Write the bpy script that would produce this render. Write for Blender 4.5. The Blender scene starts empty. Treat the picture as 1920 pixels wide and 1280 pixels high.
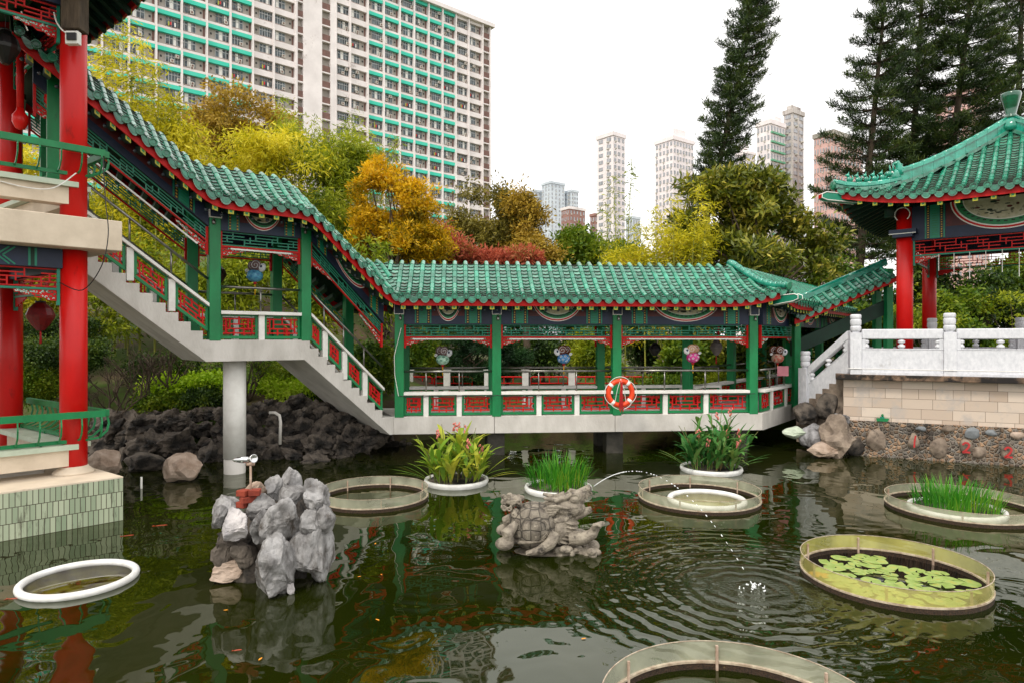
import bpy, bmesh, math, random
import numpy as np
from mathutils import Vector, Matrix, noise as mnoise
random.seed(7)
rng = np.random.default_rng(11)
R = math.radians
scene = bpy.context.scene
# ---------------------------------------------------------------- camera
FPX = 1220.0; CZ = 2.80; HY = 637.0
cam_d = bpy.data.cameras.new("camera")
cam = bpy.data.objects.new("camera", cam_d)
scene.collection.objects.link(cam)
cam.location = (0, 0, CZ); cam.rotation_euler = (R(90), 0, 0)
cam_d.sensor_width = 36; cam_d.lens = FPX / 1920 * 36
cam_d.shift_y = (HY - 640) / 1920
cam_d.clip_start = 0.05; cam_d.clip_end = 3000
scene.camera = cam
# ---------------------------------------------------------------- light
SUN_EL, SUN_AZ = 52, -35
w = bpy.data.worlds.new("World"); scene.world = w; w.use_nodes = True
nt = w.node_tree; nt.nodes.clear()
sky = nt.nodes.new("ShaderNodeTexSky"); sky.sky_type = 'NISHITA'; sky.sun_disc = False
sky.sun_elevation = R(SUN_EL); sky.sun_rotation = R(180 + SUN_AZ)
sky.air_density = 1.0; sky.dust_density = 6.0
hs = nt.nodes.new("ShaderNodeHueSaturation"); hs.inputs['Saturation'].default_value = 0.10
mixw = nt.nodes.new("ShaderNodeMixRGB"); mixw.inputs[0].default_value = 0.85
mixw.inputs[2].default_value = (11.9, 11.7, 11.5, 1)
bg = nt.nodes.new("ShaderNodeBackground"); bg.inputs[1].default_value = 0.108
out = nt.nodes.new("ShaderNodeOutputWorld")
nt.links.new(sky.outputs[0], hs.inputs['Color']); nt.links.new(hs.outputs[0], mixw.inputs[1])
nt.links.new(mixw.outputs[0], bg.inputs[0]); nt.links.new(bg.outputs[0], out.inputs[0])
sd = bpy.data.lights.new("sun", 'SUN'); sd.energy = 1.5; sd.angle = R(12); sd.color = (1, .94, .84)
sun = bpy.data.objects.new("sun", sd); scene.collection.objects.link(sun)
# sun stands behind the camera to the left
saz = R(SUN_AZ)
sdir = Vector((math.sin(saz) * math.cos(R(SUN_EL)), -math.cos(saz) * math.cos(R(SUN_EL)), math.sin(R(SUN_EL))))
sun.rotation_euler = sdir.to_track_quat('Z', 'Y').to_euler(); sun.location = sdir * 50
scene.view_settings.view_transform = 'Standard'; scene.view_settings.look = 'None'
scene.view_settings.exposure = 0.38; scene.view_settings.gamma = 1
scene.cycles.max_bounces = 6; scene.cycles.transparent_max_bounces = 12
scene.cycles.diffuse_bounces = 2; scene.cycles.glossy_bounces = 3
scene.cycles.use_denoising = True
# ---------------------------------------------------------------- helpers
def T(px, py, Y):                      # a point seen at a pixel of the photo, at depth Y
    return np.array([(px - 960) * Y / FPX, Y, CZ - (py - HY) * Y / FPX])
def Wt(px, py):                        # a point on the water
    Y = FPX * CZ / (py - HY); return np.array([(px - 960) * Y / FPX, Y, 0.0])
def srgb(r, g, b):
    f = lambda c: ((c / 255 + .055) / 1.055) ** 2.4 if c > 10 else c / 255 / 12.92
    return (f(r), f(g), f(b), 1)
MATS = {}
def mat(name, c1, c2=None, rough=.6, scale=3.0, detail=4, bump=0.0, bscale=None, metal=0, coat=0, island=0.0,
        c3=None, s3=1.0, t3=.55, stretch=None, spec=.5, trans=0.0):
    """procedural surface: two colours mixed by noise, a third in patches, brightness jitter per loose piece"""
    if name in MATS: return MATS[name]
    m = bpy.data.materials.new(name); m.use_nodes = True; n = m.node_tree.nodes; l = m.node_tree.links
    p = n["Principled BSDF"]; p.inputs['Roughness'].default_value = rough; p.inputs['Metallic'].default_value = metal
    p.inputs['Coat Weight'].default_value = coat; p.inputs['Coat Roughness'].default_value = .12
    p.inputs['Specular IOR Level'].default_value = spec
    tc = n.new("ShaderNodeTexCoord"); vec = tc.outputs['Object']
    if stretch:
        mp = n.new("ShaderNodeMapping"); mp.inputs['Scale'].default_value = stretch
        l.new(vec, mp.inputs[0]); vec = mp.outputs[0]
    ns = n.new("ShaderNodeTexNoise"); ns.inputs['Scale'].default_value = scale; ns.inputs['Detail'].default_value = detail
    ns.inputs['Roughness'].default_value = .62
    l.new(vec, ns.inputs['Vector'])
    cr = n.new("ShaderNodeValToRGB"); cr.color_ramp.elements[0].position = .36; cr.color_ramp.elements[1].position = .64
    cr.color_ramp.elements[0].color = c1; cr.color_ramp.elements[1].color = c2 or tuple(x * .82 for x in c1[:3]) + (1,)
    l.new(ns.outputs[0], cr.inputs[0]); col = cr.outputs[0]
    if c3:
        n3 = n.new("ShaderNodeTexNoise"); n3.inputs['Scale'].default_value = s3; n3.inputs['Detail'].default_value = 8
        n3.inputs['Roughness'].default_value = .7
        l.new(vec, n3.inputs['Vector'])
        r3 = n.new("ShaderNodeValToRGB"); r3.color_ramp.elements[0].position = t3; r3.color_ramp.elements[1].position = min(1, t3 + .12)
        l.new(n3.outputs[0], r3.inputs[0])
        mx = n.new("ShaderNodeMixRGB"); l.new(r3.outputs[0], mx.inputs[0]); l.new(col, mx.inputs[1]); mx.inputs[2].default_value = c3
        col = mx.outputs[0]
    if island:
        g = n.new("ShaderNodeNewGeometry"); mr = n.new("ShaderNodeMapRange")
        mr.inputs['To Min'].default_value = 1 - island; mr.inputs['To Max'].default_value = 1 + island
        l.new(g.outputs['Random Per Island'], mr.inputs['Value'])
        h = n.new("ShaderNodeHueSaturation"); l.new(mr.outputs[0], h.inputs['Value']); l.new(col, h.inputs['Color'])
        col = h.outputs[0]
    l.new(col, p.inputs['Base Color'])
    if bump:
        nb = n.new("ShaderNodeTexNoise"); nb.inputs['Scale'].default_value = bscale or scale * 4; nb.inputs['Detail'].default_value = 6
        l.new(vec, nb.inputs['Vector']); b = n.new("ShaderNodeBump"); b.inputs['Strength'].default_value = bump; b.inputs['Distance'].default_value = .03
        l.new(nb.outputs[0], b.inputs['Height']); l.new(b.outputs[0], p.inputs['Normal'])
    if trans:
        o = n["Material Output"]; tr = n.new("ShaderNodeBsdfTranslucent"); l.new(col, tr.inputs[0])
        ms = n.new("ShaderNodeMixShader"); ms.inputs[0].default_value = trans
        l.new(p.outputs[0], ms.inputs[1]); l.new(tr.outputs[0], ms.inputs[2]); l.new(ms.outputs[0], o.inputs[0])
    MATS[name] = m; return m
def leafmat(name, cols, trans=.35, rough=.55):
    if name in MATS: return MATS[name]
    m = bpy.data.materials.new(name); m.use_nodes = True; n = m.node_tree.nodes; l = m.node_tree.links
    p = n["Principled BSDF"]; p.inputs['Roughness'].default_value = rough; p.inputs['Specular IOR Level'].default_value = .35
    g = n.new("ShaderNodeNewGeometry"); cr = n.new("ShaderNodeValToRGB"); e = cr.color_ramp.elements
    e[0].color = cols[0]; e[1].color = cols[-1]
    for i, c in enumerate(cols[1:-1]):
        x = e.new((i + 1) / (len(cols) - 1)); x.color = c
    tc = n.new("ShaderNodeTexCoord"); ns = n.new("ShaderNodeTexNoise"); ns.inputs['Scale'].default_value = .9; ns.inputs['Detail'].default_value = 2
    l.new(tc.outputs['Object'], ns.inputs['Vector'])
    ma = n.new("ShaderNodeMath"); ma.operation = 'MULTIPLY_ADD'; ma.inputs[1].default_value = .55
    mb = n.new("ShaderNodeMath"); mb.operation = 'MULTIPLY_ADD'; mb.inputs[1].default_value = 1.6; mb.inputs[2].default_value = -.55
    l.new(ns.outputs[0], mb.inputs[0])
    l.new(g.outputs['Random Per Island'], ma.inputs[0]); l.new(mb.outputs[0], ma.inputs[2]); l.new(ma.outputs[0], cr.inputs[0])
    l.new(cr.outputs[0], p.inputs['Base Color'])
    tr = n.new("ShaderNodeBsdfTranslucent"); l.new(cr.outputs[0], tr.inputs[0])
    ms = n.new("ShaderNodeMixShader"); ms.inputs[0].default_value = trans
    l.new(p.outputs[0], ms.inputs[1]); l.new(tr.outputs[0], ms.inputs[2]); l.new(ms.outputs[0], n["Material Output"].inputs[0])
    MATS[name] = m; return m
def wallmat(name, ang, kind, bw=.6, bh=.25, c1=None, c2=None, cm=None, offset=.5, mortar=.012, squash=1.0, stain=None, rough=.8, bump=.6):
    """brick or pebble facing laid along a wall whose length runs at angle ang in plan"""
    m = bpy.data.materials.new(name); m.use_nodes = True; n = m.node_tree.nodes; l = m.node_tree.links
    p = n["Principled BSDF"]; p.inputs['Roughness'].default_value = rough
    tc = n.new("ShaderNodeTexCoord"); rot = n.new("ShaderNodeVectorRotate"); rot.rotation_type = 'Z_AXIS'; rot.inputs['Angle'].default_value = -ang
    l.new(tc.outputs['Object'], rot.inputs['Vector']); s = n.new("ShaderNodeSeparateXYZ"); l.new(rot.outputs[0], s.inputs[0])
    c = n.new("ShaderNodeCombineXYZ"); l.new(s.outputs['X'], c.inputs[0]); l.new(s.outputs['Z'], c.inputs[1])
    nz = n.new("ShaderNodeTexNoise"); nz.inputs['Scale'].default_value = 7; nz.inputs['Detail'].default_value = 8; l.new(tc.outputs['Object'], nz.inputs['Vector'])
    bp = n.new("ShaderNodeBump"); bp.inputs['Strength'].default_value = bump; bp.inputs['Distance'].default_value = .03
    if kind == 'brick':
        b = n.new("ShaderNodeTexBrick"); b.inputs['Scale'].default_value = 1; b.inputs['Brick Width'].default_value = bw; b.inputs['Row Height'].default_value = bh
        b.inputs['Mortar Size'].default_value = mortar; b.offset = offset; b.squash = squash; b.squash_frequency = 3
        b.inputs['Color1'].default_value = c1; b.inputs['Color2'].default_value = c2; b.inputs['Mortar'].default_value = cm
        l.new(c.outputs[0], b.inputs['Vector']); col = b.outputs['Color']
        inv = n.new("ShaderNodeMath"); inv.operation = 'SUBTRACT'; inv.inputs[0].default_value = 1; l.new(b.outputs['Fac'], inv.inputs[1])
        mu = n.new("ShaderNodeMath"); mu.operation = 'MULTIPLY_ADD'; mu.inputs[1].default_value = .5
        l.new(nz.outputs[0], mu.inputs[0]); l.new(inv.outputs[0], mu.inputs[2]); l.new(mu.outputs[0], bp.inputs['Height'])
    else:
        dz = n.new("ShaderNodeVectorMath"); dz.operation = 'MULTIPLY_ADD'; l.new(nz.outputs['Color'], dz.inputs[0]); dz.inputs[1].default_value = (.06,) * 3; l.new(c.outputs[0], dz.inputs[2])
        v1 = n.new("ShaderNodeTexVoronoi"); v1.voronoi_dimensions = '2D'; v1.inputs['Scale'].default_value = 1 / bw; l.new(dz.outputs[0], v1.inputs['Vector'])
        v2 = n.new("ShaderNodeTexVoronoi"); v2.voronoi_dimensions = '2D'; v2.feature = 'DISTANCE_TO_EDGE'; v2.inputs['Scale'].default_value = 1 / bw; l.new(dz.outputs[0], v2.inputs['Vector'])
        sp = n.new("ShaderNodeSeparateColor"); l.new(v1.outputs['Color'], sp.inputs[0])
        cr = n.new("ShaderNodeValToRGB"); e = cr.color_ramp.elements; e[0].color = c1; e[1].color = c2
        for pos, cc in ((.25, srgb(150, 120, 95)), (.5, srgb(105, 88, 72)), (.75, srgb(128, 122, 116))):
            x = e.new(pos); x.color = cc
        l.new(sp.outputs[0], cr.inputs[0])
        r2 = n.new("ShaderNodeValToRGB"); r2.color_ramp.elements[0].position = .03; r2.color_ramp.elements[1].position = .12; l.new(v2.outputs[0], r2.inputs[0])
        mx = n.new("ShaderNodeMixRGB"); l.new(r2.outputs[0], mx.inputs[0]); mx.inputs[1].default_value = cm; l.new(cr.outputs[0], mx.inputs[2]); col = mx.outputs[0]
        sm = n.new("ShaderNodeMath"); sm.operation = 'MINIMUM'; sm.inputs[1].default_value = .3; l.new(v2.outputs[0], sm.inputs[0]); l.new(sm.outputs[0], bp.inputs['Height'])
        bp.inputs['Strength'].default_value = 1; bp.inputs['Distance'].default_value = .12
    if stain:
        st = n.new("ShaderNodeTexNoise"); st.inputs['Scale'].default_value = stain[1]; st.inputs['Detail'].default_value = 8; st.inputs['Roughness'].default_value = .7
        mp = n.new("ShaderNodeMapping"); mp.inputs['Scale'].default_value = stain[3] if len(stain) > 3 else (1, 1, .35); l.new(tc.outputs['Object'], mp.inputs[0]); l.new(mp.outputs[0], st.inputs['Vector'])
        rs = n.new("ShaderNodeValToRGB"); rs.color_ramp.elements[0].position = stain[2]; rs.color_ramp.elements[1].position = stain[2] + .14; l.new(st.outputs[0], rs.inputs[0])
        mx = n.new("ShaderNodeMixRGB"); l.new(rs.outputs[0], mx.inputs[0]); l.new(col, mx.inputs[1]); mx.inputs[2].default_value = stain[0]; col = mx.outputs[0]
    l.new(col, p.inputs['Base Color']); l.new(bp.outputs[0], p.inputs['Normal']); return m
A3 = lambda *a: np.array(a, float)
def nrm(v): return v / (np.linalg.norm(v) + 1e-12)
UP = A3(0, 0, 1)
class Fr:                               # a frame in plan: origin, along e, across n
    def __init__(s, o, e, n=None):
        s.o = A3(o[0], o[1], 0); s.e = nrm(A3(e[0], e[1], 0)); s.n = A3(-s.e[1], s.e[0], 0) if n is None else nrm(A3(n[0], n[1], 0))
    def __call__(s, u, v, z): return s.o + s.e * u + s.n * v + UP * z
class MB:
    def __init__(s): s.v = []; s.f = []; s.m = []; s.mats = []; s.sm = []
    def mi(s, m):
        if m not in s.mats: s.mats.append(m)
        return s.mats.index(m)
    def add(s, vs, fs, m, smooth=False):
        k = len(s.v); s.v.extend([tuple(map(float, p)) for p in vs]); i = s.mi(m)
        for f in fs: s.f.append(tuple(k + j for j in f)); s.m.append(i); s.sm.append(smooth)
        return s
    def hexa(s, p, m):                  # p: 4 bottom, 4 top
        return s.add(p, [(3, 2, 1, 0), (4, 5, 6, 7), (0, 1, 5, 4), (1, 2, 6, 5), (2, 3, 7, 6), (3, 0, 4, 7)], m)
    def boxf(s, F, u0, u1, v0, v1, z0, z1, m, dz=0):      # dz: rise from u0 to u1
        return s.hexa([F(u0, v0, z0), F(u1, v0, z0 + dz), F(u1, v1, z0 + dz), F(u0, v1, z0), F(u0, v0, z1), F(u1, v0, z1 + dz), F(u1, v1, z1 + dz), F(u0, v1, z1)], m)
    def box(s, x0, x1, y0, y1, z0, z1, m):
        return s.hexa([(x0, y0, z0), (x1, y0, z0), (x1, y1, z0), (x0, y1, z0), (x0, y0, z1), (x1, y0, z1), (x1, y1, z1), (x0, y1, z1)], m)
    def bar(s, p, q, w_, h_, m, up=UP):    # rectangular bar between two points
        p = np.array(p, float); q = np.array(q, float); d = nrm(q - p); sd_ = np.cross(d, up)
        sd_ = nrm(sd_) if np.linalg.norm(sd_) > 1e-4 else A3(1, 0, 0)
        u = nrm(np.cross(sd_, d)); a = sd_ * w_ / 2; b = u * h_ / 2
        return s.hexa([p - a - b, q - a - b, q + a - b, p + a - b, p - a + b, q - a + b, q + a + b, p + a + b], m)
    def tube(s, pts, r, m, n=8, caps=True, closed=False):
        pts = [np.array(p, float) for p in pts]; N = len(pts); rr = r if hasattr(r, '__len__') else [r] * N
        vs = []; prev = None
        for i, p in enumerate(pts):
            a = pts[(i - 1) % N] if (closed or i > 0) else p; b = pts[(i + 1) % N] if (closed or i < N - 1) else p
            d = nrm(b - a)
            if prev is None: x = np.cross(d, UP) if abs(d[2]) < .95 else np.cross(d, A3(1, 0, 0))
            else: x = prev - d * np.dot(prev, d)
            x = nrm(x); prev = x; y = np.cross(d, x)
            for k in range(n):
                t = 2 * math.pi * k / n; vs.append(p + (x * math.cos(t) + y * math.sin(t)) * rr[i])
        fs = []
        for i in range(N if closed else N - 1):
            j = (i + 1) % N
            for k in range(n): fs.append((i * n + k, i * n + (k + 1) % n, j * n + (k + 1) % n, j * n + k))
        if caps and not closed: fs += [tuple(range(n))[::-1], tuple((N - 1) * n + k for k in range(n))]
        return s.add(vs, fs, m, n > 5)
    def lathe(s, c, prof, m, n=24, ax=None, smooth=True):   # profile of (radius, height)
        c = np.array(c, float); ax = UP if ax is None else nrm(ax)
        x = nrm(np.cross(ax, A3(0, 1, 0))) if abs(ax[1]) < .9 else A3(1, 0, 0); y = np.cross(ax, x)
        vs = [c + ax * z + (x * math.cos(2 * math.pi * k / n) + y * math.sin(2 * math.pi * k / n)) * r for r, z in prof for k in range(n)]
        fs = [(i * n + k, i * n + (k + 1) % n, (i + 1) * n + (k + 1) % n, (i + 1) * n + k) for i in range(len(prof) - 1) for k in range(n)]
        if prof[0][0] > 1e-4: fs.append(tuple(range(n))[::-1])
        if prof[-1][0] > 1e-4: fs.append(tuple((len(prof) - 1) * n + k for k in range(n)))
        return s.add(vs, fs, m, smooth)
    def ell(s, c, rx, ry, rz, m, n=14, k=9, rot=None):
        vs = []; c = np.array(c, float)
        for i in range(k + 1):
            a = math.pi * i / k
            for j in range(n):
                b = 2 * math.pi * j / n; p = A3(rx * math.sin(a) * math.cos(b), ry * math.sin(a) * math.sin(b), rz * math.cos(a))
                if rot is not None: p = rot @ p
                vs.append(c + p)
        return s.add(vs, [(i * n + j, (i + 1) * n + j, (i + 1) * n + (j + 1) % n, i * n + (j + 1) % n) for i in range(k) for j in range(n)], m, True)
    def poly(s, pts, th, m):            # planar outline extruded by vector th
        n = len(pts); pts = [np.array(p, float) for p in pts]; th = np.array(th, float)
        vs = pts + [p + th for p in pts]
        return s.add(vs, [tuple(range(n)), tuple(range(2 * n - 1, n - 1, -1))] + [(i, (i + 1) % n, n + (i + 1) % n, n + i) for i in range(n)], m)
    def build(s, name, parent=None, loc=None, recalc=True, bevel=0):
        base = world_loc(parent) if parent else A3(0, 0, 0)
        if loc is None: loc = base if parent else A3(0, 0, 0)
        loc = np.array(loc, float)
        me = bpy.data.meshes.new(name)
        va = np.array(s.v, float).reshape(-1, 3) - loc
        me.from_pydata(va.tolist(), [], s.f)
        for m in s.mats: me.materials.append(m)
        me.polygons.foreach_set('material_index', s.m); me.polygons.foreach_set('use_smooth', s.sm)
        if recalc:
            bm = bmesh.new(); bm.from_mesh(me)
            bmesh.ops.remove_doubles(bm, verts=bm.verts, dist=1e-5)
            bmesh.ops.recalc_face_normals(bm, faces=bm.faces); bm.to_mesh(me); bm.free()
        me.update()
        o = bpy.data.objects.new(name, me); scene.collection.objects.link(o)
        if parent: o.parent = parent
        o.location = loc - base
        if bevel:
            b = o.modifiers.new("soft_edges", 'BEVEL'); b.width = bevel; b.segments = 1; b.limit_method = 'ANGLE'
        return o
def world_loc(o):
    l = A3(0, 0, 0)
    while o is not None: l = l + np.array(o.location); o = o.parent
    return l
def tag(o, label=None, cat=None, group=None, kind=None):
    if label: o['label'] = label
    if cat: o['category'] = cat
    if group: o['group'] = group
    if kind: o['kind'] = kind
    return o
def thing(name, loc, label, cat, group=None):
    o = bpy.data.objects.new(name, None); scene.collection.objects.link(o); o.location = [float(x) for x in loc]
    o.empty_display_size = .2
    return tag(o, label, cat, group)
def copy_thing(o, loc, label=None, rz=None, sc=None, group=None):
    r = o.copy(); scene.collection.objects.link(r); r.location = [float(x) for x in loc]
    if rz is not None: r.rotation_euler = (r.rotation_euler[0], r.rotation_euler[1], rz)
    if sc is not None: r.scale = sc
    if label: r['label'] = label
    if group: r['group'] = group
    for ch in [c for c in o.children]:
        c = ch.copy(); scene.collection.objects.link(c); c.parent = r
        for g in [x for x in ch.children]:
            d = g.copy(); scene.collection.objects.link(d); d.parent = c
    return r
# ---------------------------------------------------------------- colours
C = srgb
M_tile = mat('glazed_tile', C(4, 104, 76), C(44, 146, 116), rough=.22, scale=4, coat=.6, bump=.18, bscale=25, island=.32, c3=C(126, 160, 140), s3=3.5, t3=.64)
M_tile2 = mat('glazed_tile_pan', C(40, 114, 92), C(98, 146, 126), rough=.3, scale=5, coat=.4, bump=.18, bscale=25, island=.34, c3=C(86, 74, 52), s3=2.6, t3=.58)
M_tiled = mat('glazed_tile_end', C(4, 92, 64), C(30, 128, 96), rough=.3, scale=12, coat=.5, bump=.3, bscale=60, island=.25)
M_ridge = mat('glazed_ridge', C(8, 122, 98), C(38, 160, 136), rough=.2, scale=5, coat=.8, bump=.15, bscale=20, island=.2, c3=C(130, 120, 90), s3=2.5, t3=.68)
M_red = mat('red_paint', C(198, 8, 6), C(214, 14, 8), rough=.42, scale=2.5, coat=.12, spec=.35, bump=.12, bscale=14, c3=C(150, 16, 14), s3=3.2, t3=.62, stretch=(1, 1, .4))
M_joint_shade = mat('tile_joint_shade', C(50, 40, 30), C(30, 44, 36), rough=.9, scale=9)  # dark risers and tile fronts: joint dirt plus shade painted under each step
M_redw = mat('red_woodwork', C(184, 8, 6), C(206, 14, 8), rough=.5, spec=.3, scale=4)
M_green = mat('green_paint', C(0, 112, 60), C(4, 130, 72), rough=.45, scale=3, bump=.12, bscale=16, c3=C(14, 88, 54), s3=3, t3=.6, stretch=(1, 1, .5))
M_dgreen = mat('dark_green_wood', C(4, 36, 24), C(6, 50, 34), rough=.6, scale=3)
M_teal = mat('teal_woodwork', C(8, 118, 92), C(12, 134, 104), rough=.45, scale=3)
M_blue = mat('indigo_paint', C(16, 28, 52), C(24, 40, 70), rough=.5, scale=2)
M_black = mat('black_paint', C(20, 20, 22), rough=.4)
M_yel = mat('yellow_paint', C(190, 180, 50), C(150, 160, 45), rough=.5, scale=30)
M_white = mat('white_paint', C(238, 236, 230), C(222, 219, 212), rough=.6, scale=4)
M_conc = mat('painted_concrete', C(232, 228, 222), C(214, 209, 201), rough=.8, scale=2.2, bump=.12, bscale=30, c3=C(164, 157, 146), s3=1.6, t3=.60)
M_conc2 = mat('bare_concrete', C(212, 207, 200), C(188, 183, 175), rough=.85, scale=1.8, bump=.2, bscale=24, c3=C(150, 144, 134), s3=2.0, t3=.64, stretch=(1, 1, .5))
M_steel = mat('stainless_steel', C(150, 148, 142), C(120, 118, 112), rough=.28, metal=.9, scale=8)
M_marble = mat('white_granite', C(226, 226, 230), C(206, 207, 212), rough=.65, scale=14, detail=8, bump=.12, bscale=60, c3=C(158, 155, 152), s3=1.6, t3=.63, stretch=(1, 1, .6))
M_rock = mat('limestone', C(168, 166, 168), C(86, 84, 84), rough=.7, scale=3.6, detail=10, bump=.9, bscale=8, c3=C(50, 44, 40), s3=3.2, t3=.53, stretch=(1, 1, .6))
M_rockp = mat('pale_limestone', C(196, 190, 188), C(150, 146, 148), rough=.75, scale=4, detail=9, bump=.7, bscale=10, c3=C(90, 80, 70), s3=3, t3=.62)
M_rockd = mat('dark_limestone', C(108, 98, 88), C(58, 51, 45), rough=.85, scale=2.6, detail=10, bump=1, bscale=8, c3=C(22, 19, 16), s3=1.9, t3=.48)
M_rocky = mat('warm_limestone', C(186, 166, 150), C(140, 118, 100), rough=.85, scale=3, detail=9, bump=.8, bscale=9, c3=C(80, 62, 48), s3=2.5, t3=.6)
M_bark = mat('bark', C(92, 78, 62), C(58, 48, 38), rough=.95, scale=6, bump=.6, bscale=20, stretch=(1, 1, .25))
M_barkp = mat('pale_bark', C(168, 148, 122), C(130, 110, 86), rough=.9, scale=6, bump=.4, bscale=20, stretch=(1, 1, .25))
M_culm = mat('bamboo_culm', C(150, 150, 62), C(120, 128, 50), rough=.5, scale=5)
# ---------------------------------------------------------------- ground and water
def sstep(a, b, x): t = np.clip((x - a) / (b - a), 0, 1); return t * t * (3 - 2 * t)
def ground_h(x, y):
    # pond bed in front, banks behind, a garden slope to the left
    shore = 15.6 + 1.2 * sstep(-8, -2, x) + 3.6 * sstep(-4, 1, x) - 1.0 * sstep(6.5, 9, x)
    bank = sstep(shore, shore + 1.5, y) * (1 - 0)
    bank = np.maximum(bank, sstep(-2.0, -3.0, y)); bank = np.maximum(bank, sstep(-17, -20, x)); bank = np.maximum(bank, sstep(20, 23, x))
    hill = np.clip(y - 17, 0, 16) * .42 * sstep(-1.5, -7, x)
    n = .18 * np.sin(x * .9 + 1) * np.cos(y * .7) + .08 * np.sin(x * 2.3 + y * 1.7)
    return -.9 + bank * (1.95 + n * sstep(17, 20, y)) + hill * bank
xs = np.concatenate([[-1500, -600, -300, -150, -80, -50], np.arange(-36, 36.1, .6), [50, 80, 150, 300, 600, 1500]])
ys = np.concatenate([[-600, -100, -30, -10], np.arange(-4, 44.1, .5), [52, 65, 90, 140, 300, 800, 2500]])
X, Y = np.meshgrid(xs, ys); Z = ground_h(X, Y)
g = MB(); nx = len(xs)
M_soil = mat('garden_soil', C(70, 56, 40), C(96, 80, 56), rough=.95, scale=1.6, detail=9, bump=.6, bscale=12, c3=C(70, 92, 22), s3=.5, t3=.45)
g.add(np.stack([X, Y, Z], -1).reshape(-1, 3), [(j * nx + i, j * nx + i + 1, (j + 1) * nx + i + 1, (j + 1) * nx + i) for j in range(len(ys) - 1) for i in range(nx - 1)], M_soil, True)
tag(g.build('ground', recalc=False), kind='structure')
def water_material():
    m = bpy.data.materials.new('pond_water'); m.use_nodes = True; n = m.node_tree.nodes; l = m.node_tree.links
    n.remove(n["Principled BSDF"])
    tc = n.new("ShaderNodeTexCoord"); P = tc.outputs['Object']
    def math_(op, a, b=None, c=None):
        x = n.new("ShaderNodeMath"); x.operation = op
        for i, v in enumerate((a, b, c)):
            if v is None: continue
            if isinstance(v, (int, float)): x.inputs[i].default_value = v
            else: l.new(v, x.inputs[i])
        return x.outputs[0]
    # broad slow swell
    n1 = n.new("ShaderNodeTexNoise"); n1.inputs['Scale'].default_value = 1.5; n1.inputs['Detail'].default_value = 1.0; n1.inputs['Distortion'].default_value = .8
    l.new(P, n1.inputs['Vector'])
    n2 = n.new("ShaderNodeTexNoise"); n2.inputs['Scale'].default_value = 4.5; n2.inputs['Detail'].default_value = 1.5; l.new(P, n2.inputs['Vector'])
    # rings from the splash
    sub = n.new("ShaderNodeVectorMath"); sub.operation = 'SUBTRACT'; l.new(P, sub.inputs[0]); sub.inputs[1].default_value = (SPL[0], SPL[1], 0)
    ds = n.new("ShaderNodeVectorMath"); ds.operation = 'LENGTH'; l.new(sub.outputs[0], ds.inputs[0]); d = ds.outputs['Value']
    wob = math_('MULTIPLY_ADD', n2.outputs[0], .22, d)
    ring = math_('SINE', math_('MULTIPLY', wob, 30.0))
    ring2 = math_('SINE', math_('MULTIPLY', wob, 51.0))
    fall = n.new("ShaderNodeMapRange"); fall.interpolation_type = 'SMOOTHSTEP'; fall.inputs['From Min'].default_value = .1; fall.inputs['From Max'].default_value = 2.7
    fall.inputs['To Min'].default_value = 1; fall.inputs['To Max'].default_value = 0; l.new(d, fall.inputs['Value'])
    fall2 = n.new("ShaderNodeMapRange"); fall2.interpolation_type = 'SMOOTHSTEP'; fall2.inputs['From Min'].default_value = .0; fall2.inputs['From Max'].default_value = 1.1
    fall2.inputs['To Min'].default_value = 1; fall2.inputs['To Max'].default_value = 0; l.new(d, fall2.inputs['Value'])
    n3 = n.new("ShaderNodeTexNoise"); n3.inputs['Scale'].default_value = 28; n3.inputs['Detail'].default_value = 2; l.new(P, n3.inputs['Vector'])
    h = math_('MULTIPLY', ring, math_('MULTIPLY', fall.outputs[0], .0100))
    h = math_('MULTIPLY_ADD', math_('MULTIPLY', ring2, fall2.outputs[0]), .004, h)
    h = math_('MULTIPLY_ADD', math_('MULTIPLY', n3.outputs[0], fall2.outputs[0]), .022, h)
    h = math_('MULTIPLY_ADD', n1.outputs[0], .0125, h)
    h = math_('MULTIPLY_ADD', n2.outputs[0], .0011, h)
    b = n.new("ShaderNodeBump"); b.inputs['Strength'].default_value = 1; b.inputs['Distance'].default_value = 1; l.new(h, b.inputs['Height'])
    dif = n.new("ShaderNodeBsdfDiffuse"); nd = n.new("ShaderNodeTexNoise"); nd.inputs['Scale'].default_value = .5; l.new(P, nd.inputs['Vector'])
    cr = n.new("ShaderNodeValToRGB"); cr.color_ramp.elements[0].color = (.007, .012, .0008, 1); cr.color_ramp.elements[1].color = (.014, .016, .0012, 1)
    cr.color_ramp.elements[0].position = .35; cr.color_ramp.elements[1].position = .7
    l.new(nd.outputs[0], cr.inputs[0]); l.new(cr.outputs[0], dif.inputs[0])
    gl = n.new("ShaderNodeBsdfGlossy"); gl.inputs['Roughness'].default_value = .015; gl.inputs['Color'].default_value = (.93, .95, .86, 1); l.new(b.outputs[0], gl.inputs['Normal'])
    fr = n.new("ShaderNodeFresnel"); fr.inputs['IOR'].default_value = 1.66; l.new(b.outputs[0], fr.inputs['Normal'])
    ms = n.new("ShaderNodeMixShader"); l.new(fr.outputs[0], ms.inputs[0]); l.new(dif.outputs[0], ms.inputs[1]); l.new(gl.outputs[0], ms.inputs[2])
    l.new(ms.outputs[0], n["Material Output"].inputs[0]); return m
SPL = Wt(1415, 1103)
wt = MB(); wt.add([(-24, -5, 0), (24, -5, 0), (24, 26, 0), (-24, 26, 0)], [(0, 1, 2, 3)], water_material())
tag(wt.build('water', recalc=False), kind='structure')

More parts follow.
